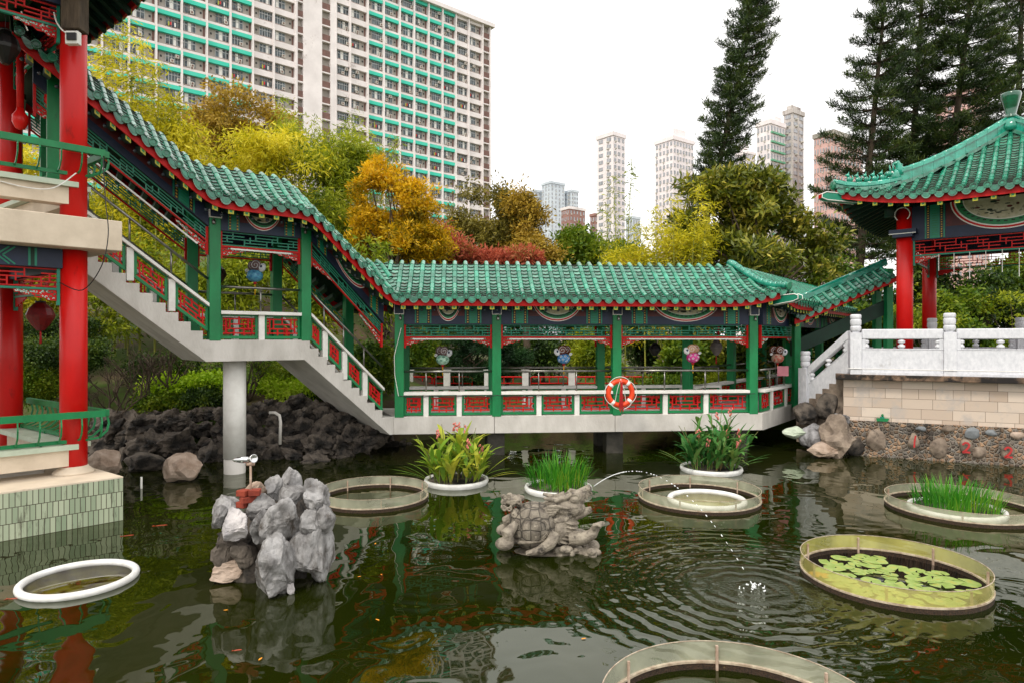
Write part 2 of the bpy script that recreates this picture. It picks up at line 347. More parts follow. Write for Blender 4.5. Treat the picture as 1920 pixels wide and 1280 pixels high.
# ---------------------------------------------------------------- tiled roofs
def tiled_face(mb, P, us, vmax, ok, cov=.058, lift0=0, step=.125, ends=True, seg=.24, cap=None):
    """one slope: P(u,v) gives the surface, v=0 at the eave"""
    e = 1e-3
    def basis(u, v):
        p = P(u, v); tu = nrm(P(u + e, v) - P(u - e, v)); tv = nrm(P(u, v + e) - P(u, max(v - e, -1)))
        n_ = nrm(np.cross(tu, tv)); n_ = n_ if n_[2] > 0 else -n_
        return p, tu, tv, n_
    K = max(2, int(round(vmax / seg))); K2 = max(2, int(round(vmax / step)))
    ang = [math.radians(a) for a in (-15, 15, 50, 90, 130, 165, 195)]
    for u in us:
        first = True
        for k in range(K):
            va, vb = vmax * k / K, vmax * (k + 1) / K
            if not ok(u, (va + vb) / 2): continue
            A = basis(u, va); B = basis(u, vb + (.02 if k < K - 1 else 0)); vs = []
            for (p, tu, tv, n_), r_ in ((A, cov * 1.08), (B, cov * .95)):
                vs += [p + (tu * math.cos(a) + n_ * math.sin(a)) * r_ for a in ang]
            na = len(ang); mb.add(vs, [(i, i + 1, na + i + 1, na + i) for i in range(na - 1)] , M_tile, True); mb.add(vs[:na], [tuple(range(na))], M_joint_shade)
            if first and ends and k == 0:
                p, tu, tv, n_ = A; out_ = -nrm(A3(tv[0], tv[1], 0)); c = p + n_ * cov * .1
                upv = nrm(np.cross(tu, out_)); upv = upv if upv[2] > 0 else -upv; n12 = 12
                def ringv(r_, off): return [c + out_ * off + (tu * math.cos(2 * math.pi * j / n12) + upv * math.sin(2 * math.pi * j / n12)) * r_ for j in range(n12)]
                vs = ringv(cov * 1.25, -.03) + ringv(cov * 1.25, .06) + ringv(cov * .95, .06) + ringv(cov * .9, .04)
                mb.add(vs, [(i * n12 + j, i * n12 + (j + 1) % n12, (i + 1) * n12 + (j + 1) % n12, (i + 1) * n12 + j) for i in range(3) for j in range(n12)] + [tuple(3 * n12 + j for j in range(n12))], M_tiled)
                mb.add(ringv(cov * .45, .046), [tuple(range(n12))], M_tile)
            first = False
    for a, b in zip(us[:-1], us[1:]):
        mid = (a + b) / 2
        for k in range(K2):
            va, vb = vmax * k / K2, vmax * (k + 1) / K2
            if not ok(mid, (va + vb) / 2): continue
            lo, hi, lip = [], [], []
            for q in (0, .25, .5, .75, 1):
                u = a + (b - a) * q; dip = -.042 * math.sin(math.pi * q)
                p0 = P(u, va); p1 = P(u, vb + .025 if k < K2 - 1 else vb)
                lo.append(p0 + UP * (dip + .034)); hi.append(p1 + UP * (dip + .002)); lip.append(p0 + UP * (dip - .004))
            mb.add(lo + hi, [(i, i + 1, 5 + i + 1, 5 + i) for i in range(4)], M_tile2); mb.add(lip + lo, [(i, i + 1, 5 + i + 1, 5 + i) for i in range(4)], M_joint_shade if k else M_tile2)
        if ends and ok(mid, .02):       # hanging drip tile
            p, tu, tv, n_ = basis(mid, 0); out_ = -nrm(A3(tv[0], tv[1], 0)); hw = np.linalg.norm(P(b, 0) - P(a, 0)) * .40
            pts = [p + UP * .0 + out_ * .02 + tu * hw * math.cos(t) - UP * (.025 + .135 * math.sin(t)) for t in np.linspace(0, math.pi, 9)]
            mb.poly(pts, out_ * .014, M_tile2 if cap is None else cap)
            pts = [p + out_ * .036 + tu * hw * .72 * math.cos(t) - UP * (.035 + .09 * math.sin(t)) for t in np.linspace(0, math.pi, 9)]
            mb.poly(pts, out_ * .006, M_tile)
            # the dark wire clip that ties the lower tiles
            mb.tube([p + out_ * .03 - tu * hw * .8 + UP * .03, p + out_ * .07 + UP * .0, p + out_ * .03 + tu * hw * .8 + UP * .03], .008, M_black, 4)
HP_A = [0, .12, .25, .4, .55, .7, .82, .91, .96, 1.0]
HP_H = [0, .065, .155, .30, .475, .665, .82, .925, .965, .98]
def hprof(a, H): return H * float(np.interp(a, HP_A, HP_H))

class Walk:
    """a covered walk: near face line, heights along it"""
    W = 1.62; CV = 1.0; H = .98
    def __init__(s, F, zf, u0, u1, okc, lift=lambda u, v: 0): s.F, s.zf, s.u0, s.u1, s.okc, s.lift = F, zf, u0, u1, okc, lift
    def P(s, side):
        def f(u, v):
            vv = s.CV - s.W + v if side < 0 else s.CV + s.W - v
            return s.F(u, vv, s.zf(u) + hprof(v / s.W, s.H) + s.lift(u, vv))
        return f
    def rows(s, sp=.266):
        us = []; u = s.u0 + .05; e = .01
        while u < s.u1:
            us.append(u); sl = (s.zf(u + e) - s.zf(u - e)) / (2 * e); u += sp / math.sqrt(1 + sl * sl)
        return us
    def build(s, root, sides=(-1, 1)):
        us = s.rows()
        mb = MB()
        for sd_ in sides:
            P = s.P(sd_); tiled_face(mb, P, us, s.W, lambda u, v, sd_=sd_: s.okc(u, s.CV - s.W + v if sd_ < 0 else s.CV + s.W - v))
        roof = mb.build('roof_tiles', root, recalc=False)
        # boarding under the tiles, fascia, rafter ends
        ub = MB(); fa = MB(); ra2 = {-1: MB(), 1: MB()}; e = .01
        fine = np.linspace(s.u0, s.u1, max(6, int((s.u1 - s.u0) / .12)))
        for a, b in zip(fine[:-1], fine[1:]):
            m_ = (a + b) / 2
            vs_ = [s.CV - s.W + .03, s.CV - s.W * .6, s.CV - s.W * .3, s.CV, s.CV + s.W * .3, s.CV + s.W * .6, s.CV + s.W - .03]
            for v0, v1 in zip(vs_[:-1], vs_[1:]):
                if not s.okc(m_, (v0 + v1) / 2): continue
                q = []
                for (u, v) in ((a, v0), (b, v0), (b, v1), (a, v1)):
                    q.append(s.F(u, v, s.zf(u) + hprof(1 - abs(v - s.CV) / s.W, s.H) + s.lift(u, v) - .10))
                ub.add(q, [(0, 1, 2, 3)], M_dgreen)
            for sg in (-1, 1):
                v = s.CV + sg * (s.W - .05)
                if not s.okc(m_, v): continue
                v2 = v - sg * .035; q = []
                for z_ in (-.22, -.06):
                    for (u, vv) in ((a, v), (b, v), (b, v2), (a, v2)): q.append(s.F(u, vv, s.zf(u) + s.lift(u, vv) + z_))
                fa.hexa(q, M_redw)
        tag(ub.build('roof_boarding', root, recalc=False)); fa.build('fascia_board', root)
        u = s.u0 + .1
        while u < s.u1 - .05:
            sl = (s.zf(u + e) - s.zf(u - e)) / (2 * e); dd = .052 / math.sqrt(1 + sl * sl)
            for sg in (-1, 1):
                v = s.CV + sg * (s.W - .09); ra = ra2[sg]
                if s.okc(u, v):
                    z0 = s.zf(u) + s.lift(u, v) - .30; v2 = s.CV + sg * (s.W - .62); vf = s.CV + sg * (s.W - .082)
                    def q(v_, zz, w_=dd, m_=sl): return [s.F(u - w_, v_, zz - m_ * w_), s.F(u + w_, v_, zz + m_ * w_)]
                    for (va, vb, zz0, zz1, mm) in ((v, v2, z0, z0 + .10, M_dgreen),):
                        a0 = q(va, zz0); b0 = q(vb, zz0 + .12); a1 = q(va, zz1); b1 = q(vb, zz1 + .12)
                        ra.hexa([a0[0], a0[1], b0[1], b0[0], a1[0], a1[1], b1[1], b1[0]], mm)
                    f0 = q(vf, z0); f1 = q(vf, z0 + .10); g0 = q(v, z0); g1 = q(v, z0 + .10)
                    ra.hexa([f0[0], f0[1], g0[1], g0[0], f1[0], f1[1], g1[1], g1[0]], M_yel)
                    if sg < 0:          # painted square with a green centre, round bead beside it
                        vf2 = vf - .004; c0 = q(vf2, z0 + .03, dd * .45); c1 = q(vf2, z0 + .07, dd * .45); d0 = q(vf, z0 + .03, dd * .45); d1 = q(vf, z0 + .07, dd * .45)
                        ra.hexa([c0[0], c0[1], d0[1], d0[0], c1[0], c1[1], d1[1], d1[0]], M_green)
                        ra.ell(s.F(u + .12 / math.sqrt(1 + sl * sl), vf + .2, z0 - .0 + sl * .1), .036, .036, .036, M_beadm, 8, 5)
            u += .292 / math.sqrt(1 + sl * sl)
        for k_, r_ in ra2.items(): r_.build('rafter_row', root)
        return roof
M_beadm = mat('dark_bead', C(52, 62, 70), rough=.2)

def isect(o1, d1, o2, d2):
    A_ = np.array([[d1[0], -d2[0]], [d1[1], -d2[1]]]); r = np.linalg.solve(A_, (np.array(o2) - np.array(o1))[:2]); return r[0], r[1]
P0 = A3(-2.81, 15.45, 0); EB = nrm(A3(.9965, .084, 0)); EA = nrm(A3(.779, .627, 0)); EC = nrm(A3(.616, .788, 0))
FB = Fr(P0, EB); P1 = FB(9.09, 0, 0); FC = Fr(P1, EC)
FA = Fr(P0, -EA, A3(-EA[1], EA[0], 0))         # t runs up the stair, to the left
# mitre planes: A|B through P0, B|C through P1
mAB = nrm(EB + EA); mBC = nrm(EB + EC)           # normals of the mitre planes (in plan)
ZE = 3.80                                        # roof surface at the bridge eave
def smooth_poly(ts, zs, r=.28):
    def f(t):
        s_ = 0; ws = 0
        for k in range(-3, 4):
            w_ = 1 - abs(k) / 4; s_ += w_ * float(np.interp(t + k * r / 3, ts, zs)); ws += w_
        return s_ / ws
    return f
zA = smooth_poly([-3, .35, 2.25, 4.15, 6.5, 7.5], [ZE, ZE, 5.52, 5.54, 7.33, 8.05])
lift_c = lambda d: .24 * max(0, 1 - d / 1.5) ** 2
def liftB(u, v): c = FB(u, v, 0); return lift_c(np.linalg.norm((c - CORN)[:2]))
def liftC(u, v): c = FC(u, v, 0); return lift_c(np.linalg.norm((c - CORN)[:2]))
a_, b_ = isect(FB(0, 1 - 1.62, 0), EB, FC(0, 1 - 1.62, 0), EC); CORN = FB(a_, 1 - 1.62, 0)
WA = Walk(FA, zA, -1.2, 7.2, lambda u, v: np.dot(FA(u, v, 0) - P0, mAB) < -.01)
WB = Walk(FB, lambda u: ZE, -1.0, 10.6, lambda u, v: np.dot(FB(u, v, 0) - P0, mAB) > .01 and np.dot(FB(u, v, 0) - P1, mBC) < -.02, liftB)
WC = Walk(FC, lambda u: ZE, -1.0, 14.0, lambda u, v: np.dot(FC(u, v, 0) - P1, mBC) > .02, liftC)

bridge = thing('covered_bridge', (P0[0], P0[1], 0), 'long covered bridge with teal tiled roof and green posts crossing the pond', 'bridge')
stair = thing('covered_stairway', (P0[0] - 2, P0[1] - 1, 0), 'covered stairway with teal tiled roof climbing left from the bridge', 'stairway')
corr = thing('covered_corridor', (P1[0], P1[1], 0), 'covered corridor turning away behind the right end of the bridge', 'corridor')
WA.build(stair); WB.build(bridge); WC.build(corr, sides=(-1, 1))
# hip and valley covers
hp = MB(); pts = []
for q in np.linspace(0, 1, 14):
    v = 1 - 1.66 * (1 - q); u, _ = isect(FB(0, v, 0), EB, P1, A3(-mBC[1], mBC[0], 0)); p = FB(u, v, 0)
    p[2] = ZE + hprof(min(1, q), .98) + liftB(u, v) + .07; pts.append(p)
for a, b in zip(pts[:-1], pts[1:]): hp.tube([a, b], .085, M_ridge, 8)
hp.lathe(pts[0] - nrm(pts[1] - pts[0]) * .04, [(.01, 0), (.1, 0), (.1, .03), (.07, .03)], M_tiled, 14, nrm(pts[0] - pts[1]))
hp.build('hip_ridge', bridge)
# carved beam head under the raised corner
bh = MB(); hd = nrm(A3(-mBC[1], mBC[0], 0)); hd = hd if hd[1] < 0 else -hd; c = pts[0] + A3(0, 0, -.44) + hd * .1
pr = [(-.55, -.02), (.12, .05), (.26, .10), (.26, .18), (.16, .22), (-.55, .2)]; sdv = A3(-hd[1], hd[0], 0)
bh.poly([c + hd * a + UP * b - sdv * .075 for a, b in pr], sdv * .15, M_teal)
for k in (-1, 1):
    q = [c + hd * a + UP * b + sdv * .079 * k for a, b in pr]
    bh.tube(q, .012, M_white, 4, closed=True)
bh.build('beam_head', bridge)

# ---------------------------------------------------------------- posts, beams, balustrades of the walks
FLOOR = .98; HB = 2.19                      # floor height, beam underside above the floor
def obox(F, u, v, w_, z0, z1, m, name, root, d=None, lab=None):
    b = MB(); d = d or w_; b.boxf(F, u - w_ / 2, u + w_ / 2, v - d / 2, v + d / 2, z0, z1, m); o = b.build(name, root, bevel=.008)
    if lab: o['label'] = lab
    return o
LATR = [((0, .12), (1, .12)), ((.0, .88), (1, .88)), ((.1, .12), (.1, .88)), ((.9, .12), (.9, .88)), ((.22, .6), (.78, .6)), ((.1, .36), (.9, .36)), ((.22, .36), (.22, .88)), ((.78, .36), (.78, .88)),
        ((.35, 0), (.35, .36)), ((.65, 0), (.65, .36)), ((.5, .6), (.5, 1)), ((.0, .5), (.1, .5)), ((.9, .5), (1, .5))]
def lattice(mb, F, u0, u1, v, z0, z1, dz, segs, m, th=.022, dep=.03):
    def pt(a, b): return F(u0 + (u1 - u0) * a, v, z0 + (z1 - z0) * b + dz * a)
    for k, (p, q) in enumerate(segs):
        hz = abs(p[1] - q[1]) < 1e-6
        vv = F.n * (.0025 if hz else -.0025); a = pt(*p) + vv; b = pt(*q) + vv
        mb.bar(a, b, dep, th, m) if hz else mb.bar(a, b, dep, th, m, up=F.e)
def frieze_segs(w_):
    n = max(3, int(round(w_ / .22))); s_ = [((0, .03), (1, .03)), ((0, .97), (1, .97)), ((0, .5), (1, .5))]
    for i in range(n + 1): s_.append(((i / n, 0 if i % 2 else .5), (i / n, .5 if i % 2 else 1)))
    for i in range(n):
        if i % 3 != 1: s_.append(((i / n, .72), ((i + 1) / n, .72)))
        if i % 3 != 2: s_.append((((i + .0) / n, .27), ((i + 1) / n, .27)))
    for i in range(0, n, 2): s_.append((((i + .5) / n, .27), ((i + .5) / n, .72)))
    return s_
def balustrade(F, root, u0, u1, v, z, dz=0, posts=(), out_=-1, rail=True, name='balustrade'):
    """white ledge on posts with red lattice panels in green frames, steel rail above"""
    L = u1 - u0; sl = dz / L
    zz = lambda u: z + (u - u0) * sl
    led = MB(); led.hexa([F(u0, v - .13, z + .51), F(u1, v - .13, z + .51 + dz), F(u1, v + .16, z + .51 + dz), F(u0, v + .16, z + .51), F(u0, v - .13, z + .58), F(u1, v - .13, z + .58 + dz), F(u1, v + .16, z + .58 + dz), F(u0, v + .16, z + .58)], M_white)
    led.build('ledge', root, bevel=.006)
    e = [u0] + list(posts) + [u1]
    for p in posts:
        b = MB(); b.boxf(F, p - .06, p + .06, v - .08, v + .08, zz(p) - .03 - abs(sl) * .1, zz(p) + .508, M_white); b.build('baluster_post', root, bevel=.006)
    for a, b in zip(e[:-1], e[1:]):
        a2 = a + (.065 if a != u0 else .0); b2 = b - (.065 if b != u1 else .0)
        if b2 - a2 < .15: continue
        zb = zz(a2) + .05; d2 = (b2 - a2) * sl
        fr = MB()
        for (p, q) in (((0, 0), (1, 0)), ((0, 1), (1, 1))):
            A_ = F(a2, v, zb + .44 * p[1]); B_ = F(b2, v, zb + .44 * q[1] + d2)
            fr.bar(A_, B_, .06, .055 if p[1] == 0 else .03, M_green)
        for uu, zo in ((a2 + .028, 0), (b2 - .028, d2)): fr.boxf(F, uu - .024, uu + .024, v - .027, v + .027, zb + zo + .02, zb + zo + .43, M_green)
        f = fr.build('panel_frame', root)
        la = MB(); lattice(la, F, a2 + .05, b2 - .05, v, zb + .04, zb + .42, (b2 - a2 - .1) * sl, LATR, M_redw, .027)
        la.build('red_lattice', f)
    if rail:
        r_ = MB(); r_.tube([F(u0, v, z + 1.07), F(u1, v, z + 1.07 + dz)], .026, M_steel, 8)
        for p in posts: r_.tube([F(p, v, zz(p) + .58), F(p, v, zz(p) + 1.06)], .018, M_steel, 6)
        r_.build('handrail', root)
def ear(mb, F, u, v, z, sg, s_=.55):
    """carved openwork corner piece under the lattice"""
    pr = [(0, 0), (s_, 0), (s_ * .96, -.05), (s_ * .8, -.045), (s_ * .72, -.085), (s_ * .55, -.08), (s_ * .45, -.125), (s_ * .28, -.12), (s_ * .2, -.16), (0, -.165)]
    mb.poly([F(u + sg * a, v - .012, z + b) for a, b in pr], F.n * .024, M_redw)
    rr = random.Random(5)
    for k in range(34):
        a = rr.uniform(.03, s_ * .93); lim = -.15 * (1 - a / s_) - .02; b = rr.uniform(lim, -.015); r0 = rr.uniform(.012, .024)
        t0 = rr.uniform(0, 6.28)
        c_ = [F(u + sg * (a + r0 * (1 - .12 * i) * math.cos(t0 + i * .8)), v - .016, z + b + r0 * (1 - .12 * i) * math.sin(t0 + i * .8)) for i in range(6)]
        mb.tube(c_, .0075, M_earw if k % 3 else M_teal, 4)
M_earw = mat('pale_scroll_paint', C(150, 210, 196), C(220, 225, 215), rough=.5, scale=30)
M_paint = mat('painting_ground', C(206, 200, 176), C(180, 172, 140), rough=.7, scale=6, c3=C(62, 66, 52), s3=9, t3=.56)
M_gold = mat('ochre_paint', C(200, 160, 40), C(180, 140, 36), rough=.5, scale=20)
def beam(F, root, u0, u1, v, z, h=.6, dz=0, side=-1, med=True, sc=1.0):
    """indigo beam with a painted half-round medallion and banded ends"""
    L = u1 - u0; b = MB()
    def Q(a, zz, off): return F(u0 + a, v + side * off, z + zz + dz * a / L)
    def plate(a0, a1, z0, z1, off, m, th=.004):
        b.hexa([Q(a0, z0, off), Q(a1, z0, off), Q(a1, z0, off - th - .001), Q(a0, z0, off - th - .001), Q(a0, z1, off), Q(a1, z1, off), Q(a1, z1, off - th - .001), Q(a0, z1, off - th - .001)], m)
    b.hexa([Q(0, 0, .08), Q(L, 0, .08), Q(L, 0, -.08), Q(0, 0, -.08), Q(0, h, .08), Q(L, h, .08), Q(L, h, -.08), Q(0, h, -.08)], M_blue)
    b.build('painted_beam', root); b = MB()
    for s_ in (0, 1):
        f = lambda a: a if s_ == 0 else L - a
        def pl(a0, a1, *r): plate(min(f(a0), f(a1)), max(f(a0), f(a1)), *r)
        pl(.26 * sc, .29 * sc, .02, h, .085, M_teal); pl(.62 * sc, .65 * sc, .02, h, .085, M_teal)
        pl(.36 * sc, .55 * sc, .02, h, .085, M_teal); pl(.29 * sc, .36 * sc, .02, h, .084, M_black); pl(.55 * sc, .62 * sc, .02, h, .084, M_black)
        for i in range(int(h / .06)):
            for c_ in (.325, .585): pl(c_ * sc - .014, c_ * sc + .014, .035 + i * .06, .065 + i * .06, .088, M_gold)
            pl(.4 * sc, .51 * sc, .03 + i * .06, .045 + i * .06, .088, M_green)
    plate(.67 * sc, L - .67 * sc, h * .33, h, .084, M_maroon)
    if med:
        rx = (L - 1.5 * sc) / 2; cz = h * 1.02; ry = h * .9
        for i, (k, m) in enumerate(((1, M_white), (.975, M_redw), (.93, M_white), (.90, M_green), (.77, M_white), (.75, M_paint))):
            pts = [Q(L / 2 + rx * k * math.cos(t), cz - ry * (k - (1 - k) * .3) * math.sin(t), .09 + .003 * i) for t in np.linspace(0, math.pi, 27)]
            b.poly(pts, F.n * (-side) * .0028, m)
        for t in np.linspace(.12, math.pi - .12, 19):
            p = Q(L / 2 + rx * .80 * math.cos(t), cz - ry * .76 * math.sin(t), .104); b.bar(p - F.e * .035, p + F.e * .035, .006, .03, M_dgreen)
        rr = random.Random(int(L * 100))
        for k in range(16):
            t = rr.uniform(.4, 2.7); q_ = rr.uniform(.15, .62); p = Q(L / 2 + rx * q_ * math.cos(t), cz - ry * q_ * math.sin(t) - .02, .107)
            rot = np.column_stack([F.e, F.n, UP]); b.ell(p, rr.uniform(.03, .09), .002, rr.uniform(.01, .03), rr.choice([M_dgreen, M_dgreen, M_maroon, M_bark]), 8, 5, rot)
    return b.build('beam_decoration', root)
M_maroon = mat('maroon_paint', C(92, 22, 24), C(70, 18, 20), rough=.5, scale=6)
def frieze(F, root, u0, u1, v, z, h=.28, dz=0, m=None, ears=True, frame=None):
    fr = MB(); m = m or M_teal
    lattice(fr, F, u0 + .03, u1 - .03, v, z - h, z - .01, dz, frieze_segs(u1 - u0), m, .02, .028)
    o = fr.build('lattice_frieze', root)
    e = MB(); fm = frame or M_redw
    e.hexa([F(u0, v - .03, z - h - .045), F(u1, v - .03, z - h - .045 + dz), F(u1, v + .03, z - h - .045 + dz), F(u0, v + .03, z - h - .045), F(u0, v - .03, z - h - .012), F(u1, v - .03, z - h - .012 + dz), F(u1, v + .03, z - h - .012 + dz), F(u0, v + .03, z - h - .012)], fm)
    for uu, d_ in ((u0 + .022, 0), (u1 - .022, dz)): e.boxf(F, uu - .021, uu + .021, v - .032, v + .032, z - h - .28 + d_, z + d_ - .005, fm)
    e.build('frieze_frame', root)
    if ears:
        for uu, sg, d_ in ((u0 + .045, 1, 0), (u1 - .045, -1, dz)):
            ea = MB(); ear(ea, F, 0, 0, 0, 1) if False else None
            sl = dz / (u1 - u0)
            class G:                       # sheared with the slope
                n = F.n
                def __call__(s, u, v_, z_): return F(u, v_, z_ + (u - uu) * sl)
            ear(ea, G(), uu, v, z - h - .047 + d_, sg); ea.build('carved_bracket', root)
def conduit(F, root, u0, u1, v, z, dz=0):
    c_ = MB(); c_.bar(F(u0 + .2, v, z), F(u1 - .2, v, z + dz * (1 - .4 / (u1 - u0))), .03, .03, M_white); c_.build('light_strip', root)
def floodbox(F, root, u, v, z):
    b = MB(); b.boxf(F, u - .115, u + .115, v - .16, v + .1, z, z + .26, M_white); b.boxf(F, u - .1, u + .1, v - .164, v - .155, z + .016, z + .244, M_blue)
    b.build('beam_end', root)
    s_ = MB(); s_.lathe(F(u + .03, v - .12, z - .13), [(.03, 0), (.035, .02), (.035, .09), (.012, .1), (.012, .13)], M_steel, 10); s_.build('spotlight', root)

# --- bridge
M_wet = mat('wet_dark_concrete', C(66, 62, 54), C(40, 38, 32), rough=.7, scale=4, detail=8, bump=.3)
cu = [.13, 2.45, 5.4, 8.86]
pxu = lambda px: None
def upx(F, px, v):                           # frame coordinate where a pixel column meets the line v
    k = (px - 960) / FPX; o = F(0, v, 0); return (k * o[1] - o[0]) / (F.e[0] - k * F.e[1])
slabB = MB(); nf = 0
def slabpoly(mb, pts, z0, z1, m): mb.poly([A3(p[0], p[1], z0) for p in pts], A3(0, 0, z1 - z0), m)
def mitre(F, E, P, mm, v): u, _ = isect(F(0, v, 0), E, P, A3(-mm[1], mm[0], 0)); return F(u, v, 0)
slabpoly(slabB, [FB(0, 0, 0), FB(2.39, 0, 0), FB(2.39, 2, 0), mitre(FB, EB, P0, mAB, 2)], .56, .98, M_conc2)
slabpoly(slabB, [FB(2.4, 0, 0), FB(5.345, 0, 0), FB(5.345, 2, 0), FB(2.4, 2, 0)], .56, .98, M_conc2)
slabpoly(slabB, [FB(5.355, 0, 0), P1, mitre(FB, EB, P1, mBC, 2), FB(5.355, 2, 0)], .56, .98, M_conc2)
slabB.build('deck_slab', bridge, bevel=.008)
slabC = MB(); slabpoly(slabC, [P1 + EC * .004, FC(14, 0, 0), FC(14, 2, 0), mitre(FC, EC, P1, mBC, 2) + EC * .004], .56, .98, M_conc2); slabC.build('deck_slab', corr)
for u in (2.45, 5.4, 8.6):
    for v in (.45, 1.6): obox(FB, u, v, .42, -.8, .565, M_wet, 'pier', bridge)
bp = [[upx(FB, 799, .1), upx(FB, 861, .1)], [upx(FB, 1010, .1), upx(FB, 1081, .1)], [upx(FB, 1246, .1), upx(FB, 1322, .1)]]
for k, u in enumerate(cu):
    obox(FB, u, .1, .215, FLOOR - .02, ZE + .15, M_green, 'post', bridge); floodbox(FB, bridge, u, .1, FLOOR + 2.42)
    if k < 3: obox(FB, u, 1.9, .215, FLOOR - .02, ZE + .15, M_green, 'post', bridge)
for i in range(3):
    a, b = cu[i] + .108, cu[i + 1] - .108
    balustrade(FB, bridge, a, b, .1, FLOOR, 0, bp[i]); balustrade(FB, bridge, a, b, 1.9, FLOOR, 0, [a + (b - a) / 3, a + 2 * (b - a) / 3])
    beam(FB, bridge, a, b, .1, FLOOR + HB); frieze(FB, bridge, a, b, .1, FLOOR + HB); conduit(FB, bridge, a, b, .07, FLOOR + HB - .35)
    beam(FB, bridge, a, b, 1.9, FLOOR + HB, side=1, med=False); frieze(FB, bridge, a, b, 1.9, FLOOR + HB, ears=False)
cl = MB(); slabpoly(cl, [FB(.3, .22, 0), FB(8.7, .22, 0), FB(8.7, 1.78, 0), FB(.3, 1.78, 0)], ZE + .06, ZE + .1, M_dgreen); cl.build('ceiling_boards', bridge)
wr = MB()
for i in range(3):
    a, b = cu[i], cu[i + 1]; wr.tube([FB(a + (b - a) * q, -.06, FLOOR + .50 - .035 * math.sin(math.pi * ((q * 3) % 1))) for q in np.linspace(0, 1, 22)], .009, M_black, 5)
wr.tube([FB(.18, -.03, FLOOR + 2.1), FB(.02, -.05, FLOOR + 1.45), FB(.03, -.05, FLOOR + 1.0), FB(.12, -.06, FLOOR + .5)], .008, M_white, 5)
wr.build('cable', bridge)
# --- corridor beyond the corner
cc = [3.17, 6.2, 9.2, 12.4]; e0 = upx(FC, 1422, .1)
for u in cc:
    for v in (.1, 1.9): obox(FC, u, v, .215, FLOOR - .02, ZE + .15, M_green, 'post', corr)
obox(FC, -.15, 1.9, .215, FLOOR - .02, ZE + .15, M_green, 'post', corr)
balustrade(FC, corr, .1, 3.06, .1, FLOOR, 0, [upx(FC, 1443, .1), upx(FC, 1470, .1)])
beam(FC, corr, .1, 3.06, .1, FLOOR + HB); frieze(FC, corr, .1, 3.06, .1, FLOOR + HB)
for a, b in zip(cc[:-1], cc[1:]): balustrade(FC, corr, a + .11, b - .11, 1.9, FLOOR, 0, [(a + b) / 2]); beam(FC, corr, a + .11, b - .11, .1, FLOOR + HB)
balustrade(FC, corr, .1, 3.06, 1.9, FLOOR, 0, [1.1, 2.1])
# --- stairway
LZ = 2.80; t_b, t_l0, t_l1, t_top = .10, 2.04, 3.985, 6.4
st = MB(); WD = 2.0
def prism_face(mb, F, prof, v0, v1, m): mb.poly([F(u, v0, z) for u, z in prof], F.n * (v1 - v0), m)
n1 = 10; n2 = 11; prof = [(-.0, .56), (.10, .56), (2.16, 2.37), (4.15, 2.37)]
tt = t_top; prof += [(t_top + .5, 2.37 + .81 * (t_top + .5 - 4.15)), (t_top + .5, 4.72)]
up2 = [(t_top, 4.72)]
zs2 = np.linspace(4.72, LZ, n2 + 1)
for i in range(n2):
    t = t_top - (t_top - t_l1) * (i + 1) / n2; up2 += [(t + (t_top - t_l1) / n2, zs2[i + 1]) if False else (t_top - (t_top - t_l1) * i / n2, zs2[i + 1]), (t, zs2[i + 1])]
lo = []; zs1 = np.linspace(LZ, .98, n1 + 1)
for i in range(n1):
    ta = t_l0 - (t_l0 - t_b) * i / n1; tb = t_l0 - (t_l0 - t_b) * (i + 1) / n1; lo += [(ta, zs1[i + 1]), (tb, zs1[i + 1])]
lo = [(t_l0, LZ)] + lo
full = prof + up2 + lo + [(-.0, .98)]
cleaned = []
for p in full:
    if not cleaned or abs(p[0] - cleaned[-1][0]) + abs(p[1] - cleaned[-1][1]) > 1e-4: cleaned.append(p)
prism_face(st, FA, cleaned, .0, WD, M_conc2); so = st.build('stair_slab', stair, bevel=.006)
ca = [2.12, 3.98, 6.6]
flo = lambda t: float(np.interp(t, [t_b, t_l0, t_l1, t_top], [.98, LZ, LZ, 4.72]))
for t in ca:
    for v in (.1, 1.9): obox(FA, t, v, .215, flo(t) - (.02 if 2 < t < 4 else .2), zA(t) + .15, M_green, 'post', stair)
for t in ca[:2]: floodbox(FA, stair, t, .1, flo(t) + 2.42)
obox(FA, .28, 1.9, .215, .9, zA(.2) + .2, M_green, 'post', stair)
# landing
for v in (.1, 1.9):
    balustrade(FA, stair, 2.23, 3.87, v, LZ, 0, [3.06])
    # flights: lower rises with t
    balustrade(FA, stair, .25, 2.01, v, .98 + .12, 1.70, [.72, 1.22, 1.68][:3])
    balustrade(FA, stair, 4.09, 6.45, v, LZ + .14, 1.84, [4.75, 5.45, 6.1])
beam(FA, stair, 2.23, 3.87, .1, LZ + HB, side=-1, sc=.55); frieze(FA, stair, 2.23, 3.87, .1, LZ + HB); conduit(FA, stair, 2.23, 3.87, .07, LZ + HB - .35)
frieze(FA, stair, 2.23, 3.87, 1.9, LZ + HB, ears=False); beam(FA, stair, 2.23, 3.87, 1.9, LZ + HB, med=False, side=1)
beam(FA, stair, .25, 2.01, .1, FLOOR + HB + .02, dz=1.78, h=.62, sc=.55); frieze(FA, stair, .25, 2.01, .1, FLOOR + HB + .02, dz=1.76)
frieze(FA, stair, .25, 2.01, 1.9, FLOOR + HB + .05, dz=1.70, ears=False)
beam(FA, stair, 4.09, 6.9, .1, LZ + HB + .06, dz=2.16, h=.5, med=False); frieze(FA, stair, 4.09, 6.9, .1, LZ + HB + .06, dz=2.16); conduit(FA, stair, 4.09, 6.9, .07, LZ + HB - .3, dz=2.16)
frieze(FA, stair, 4.09, 6.9, 1.9, LZ + HB + .06, dz=2.16, ears=False)
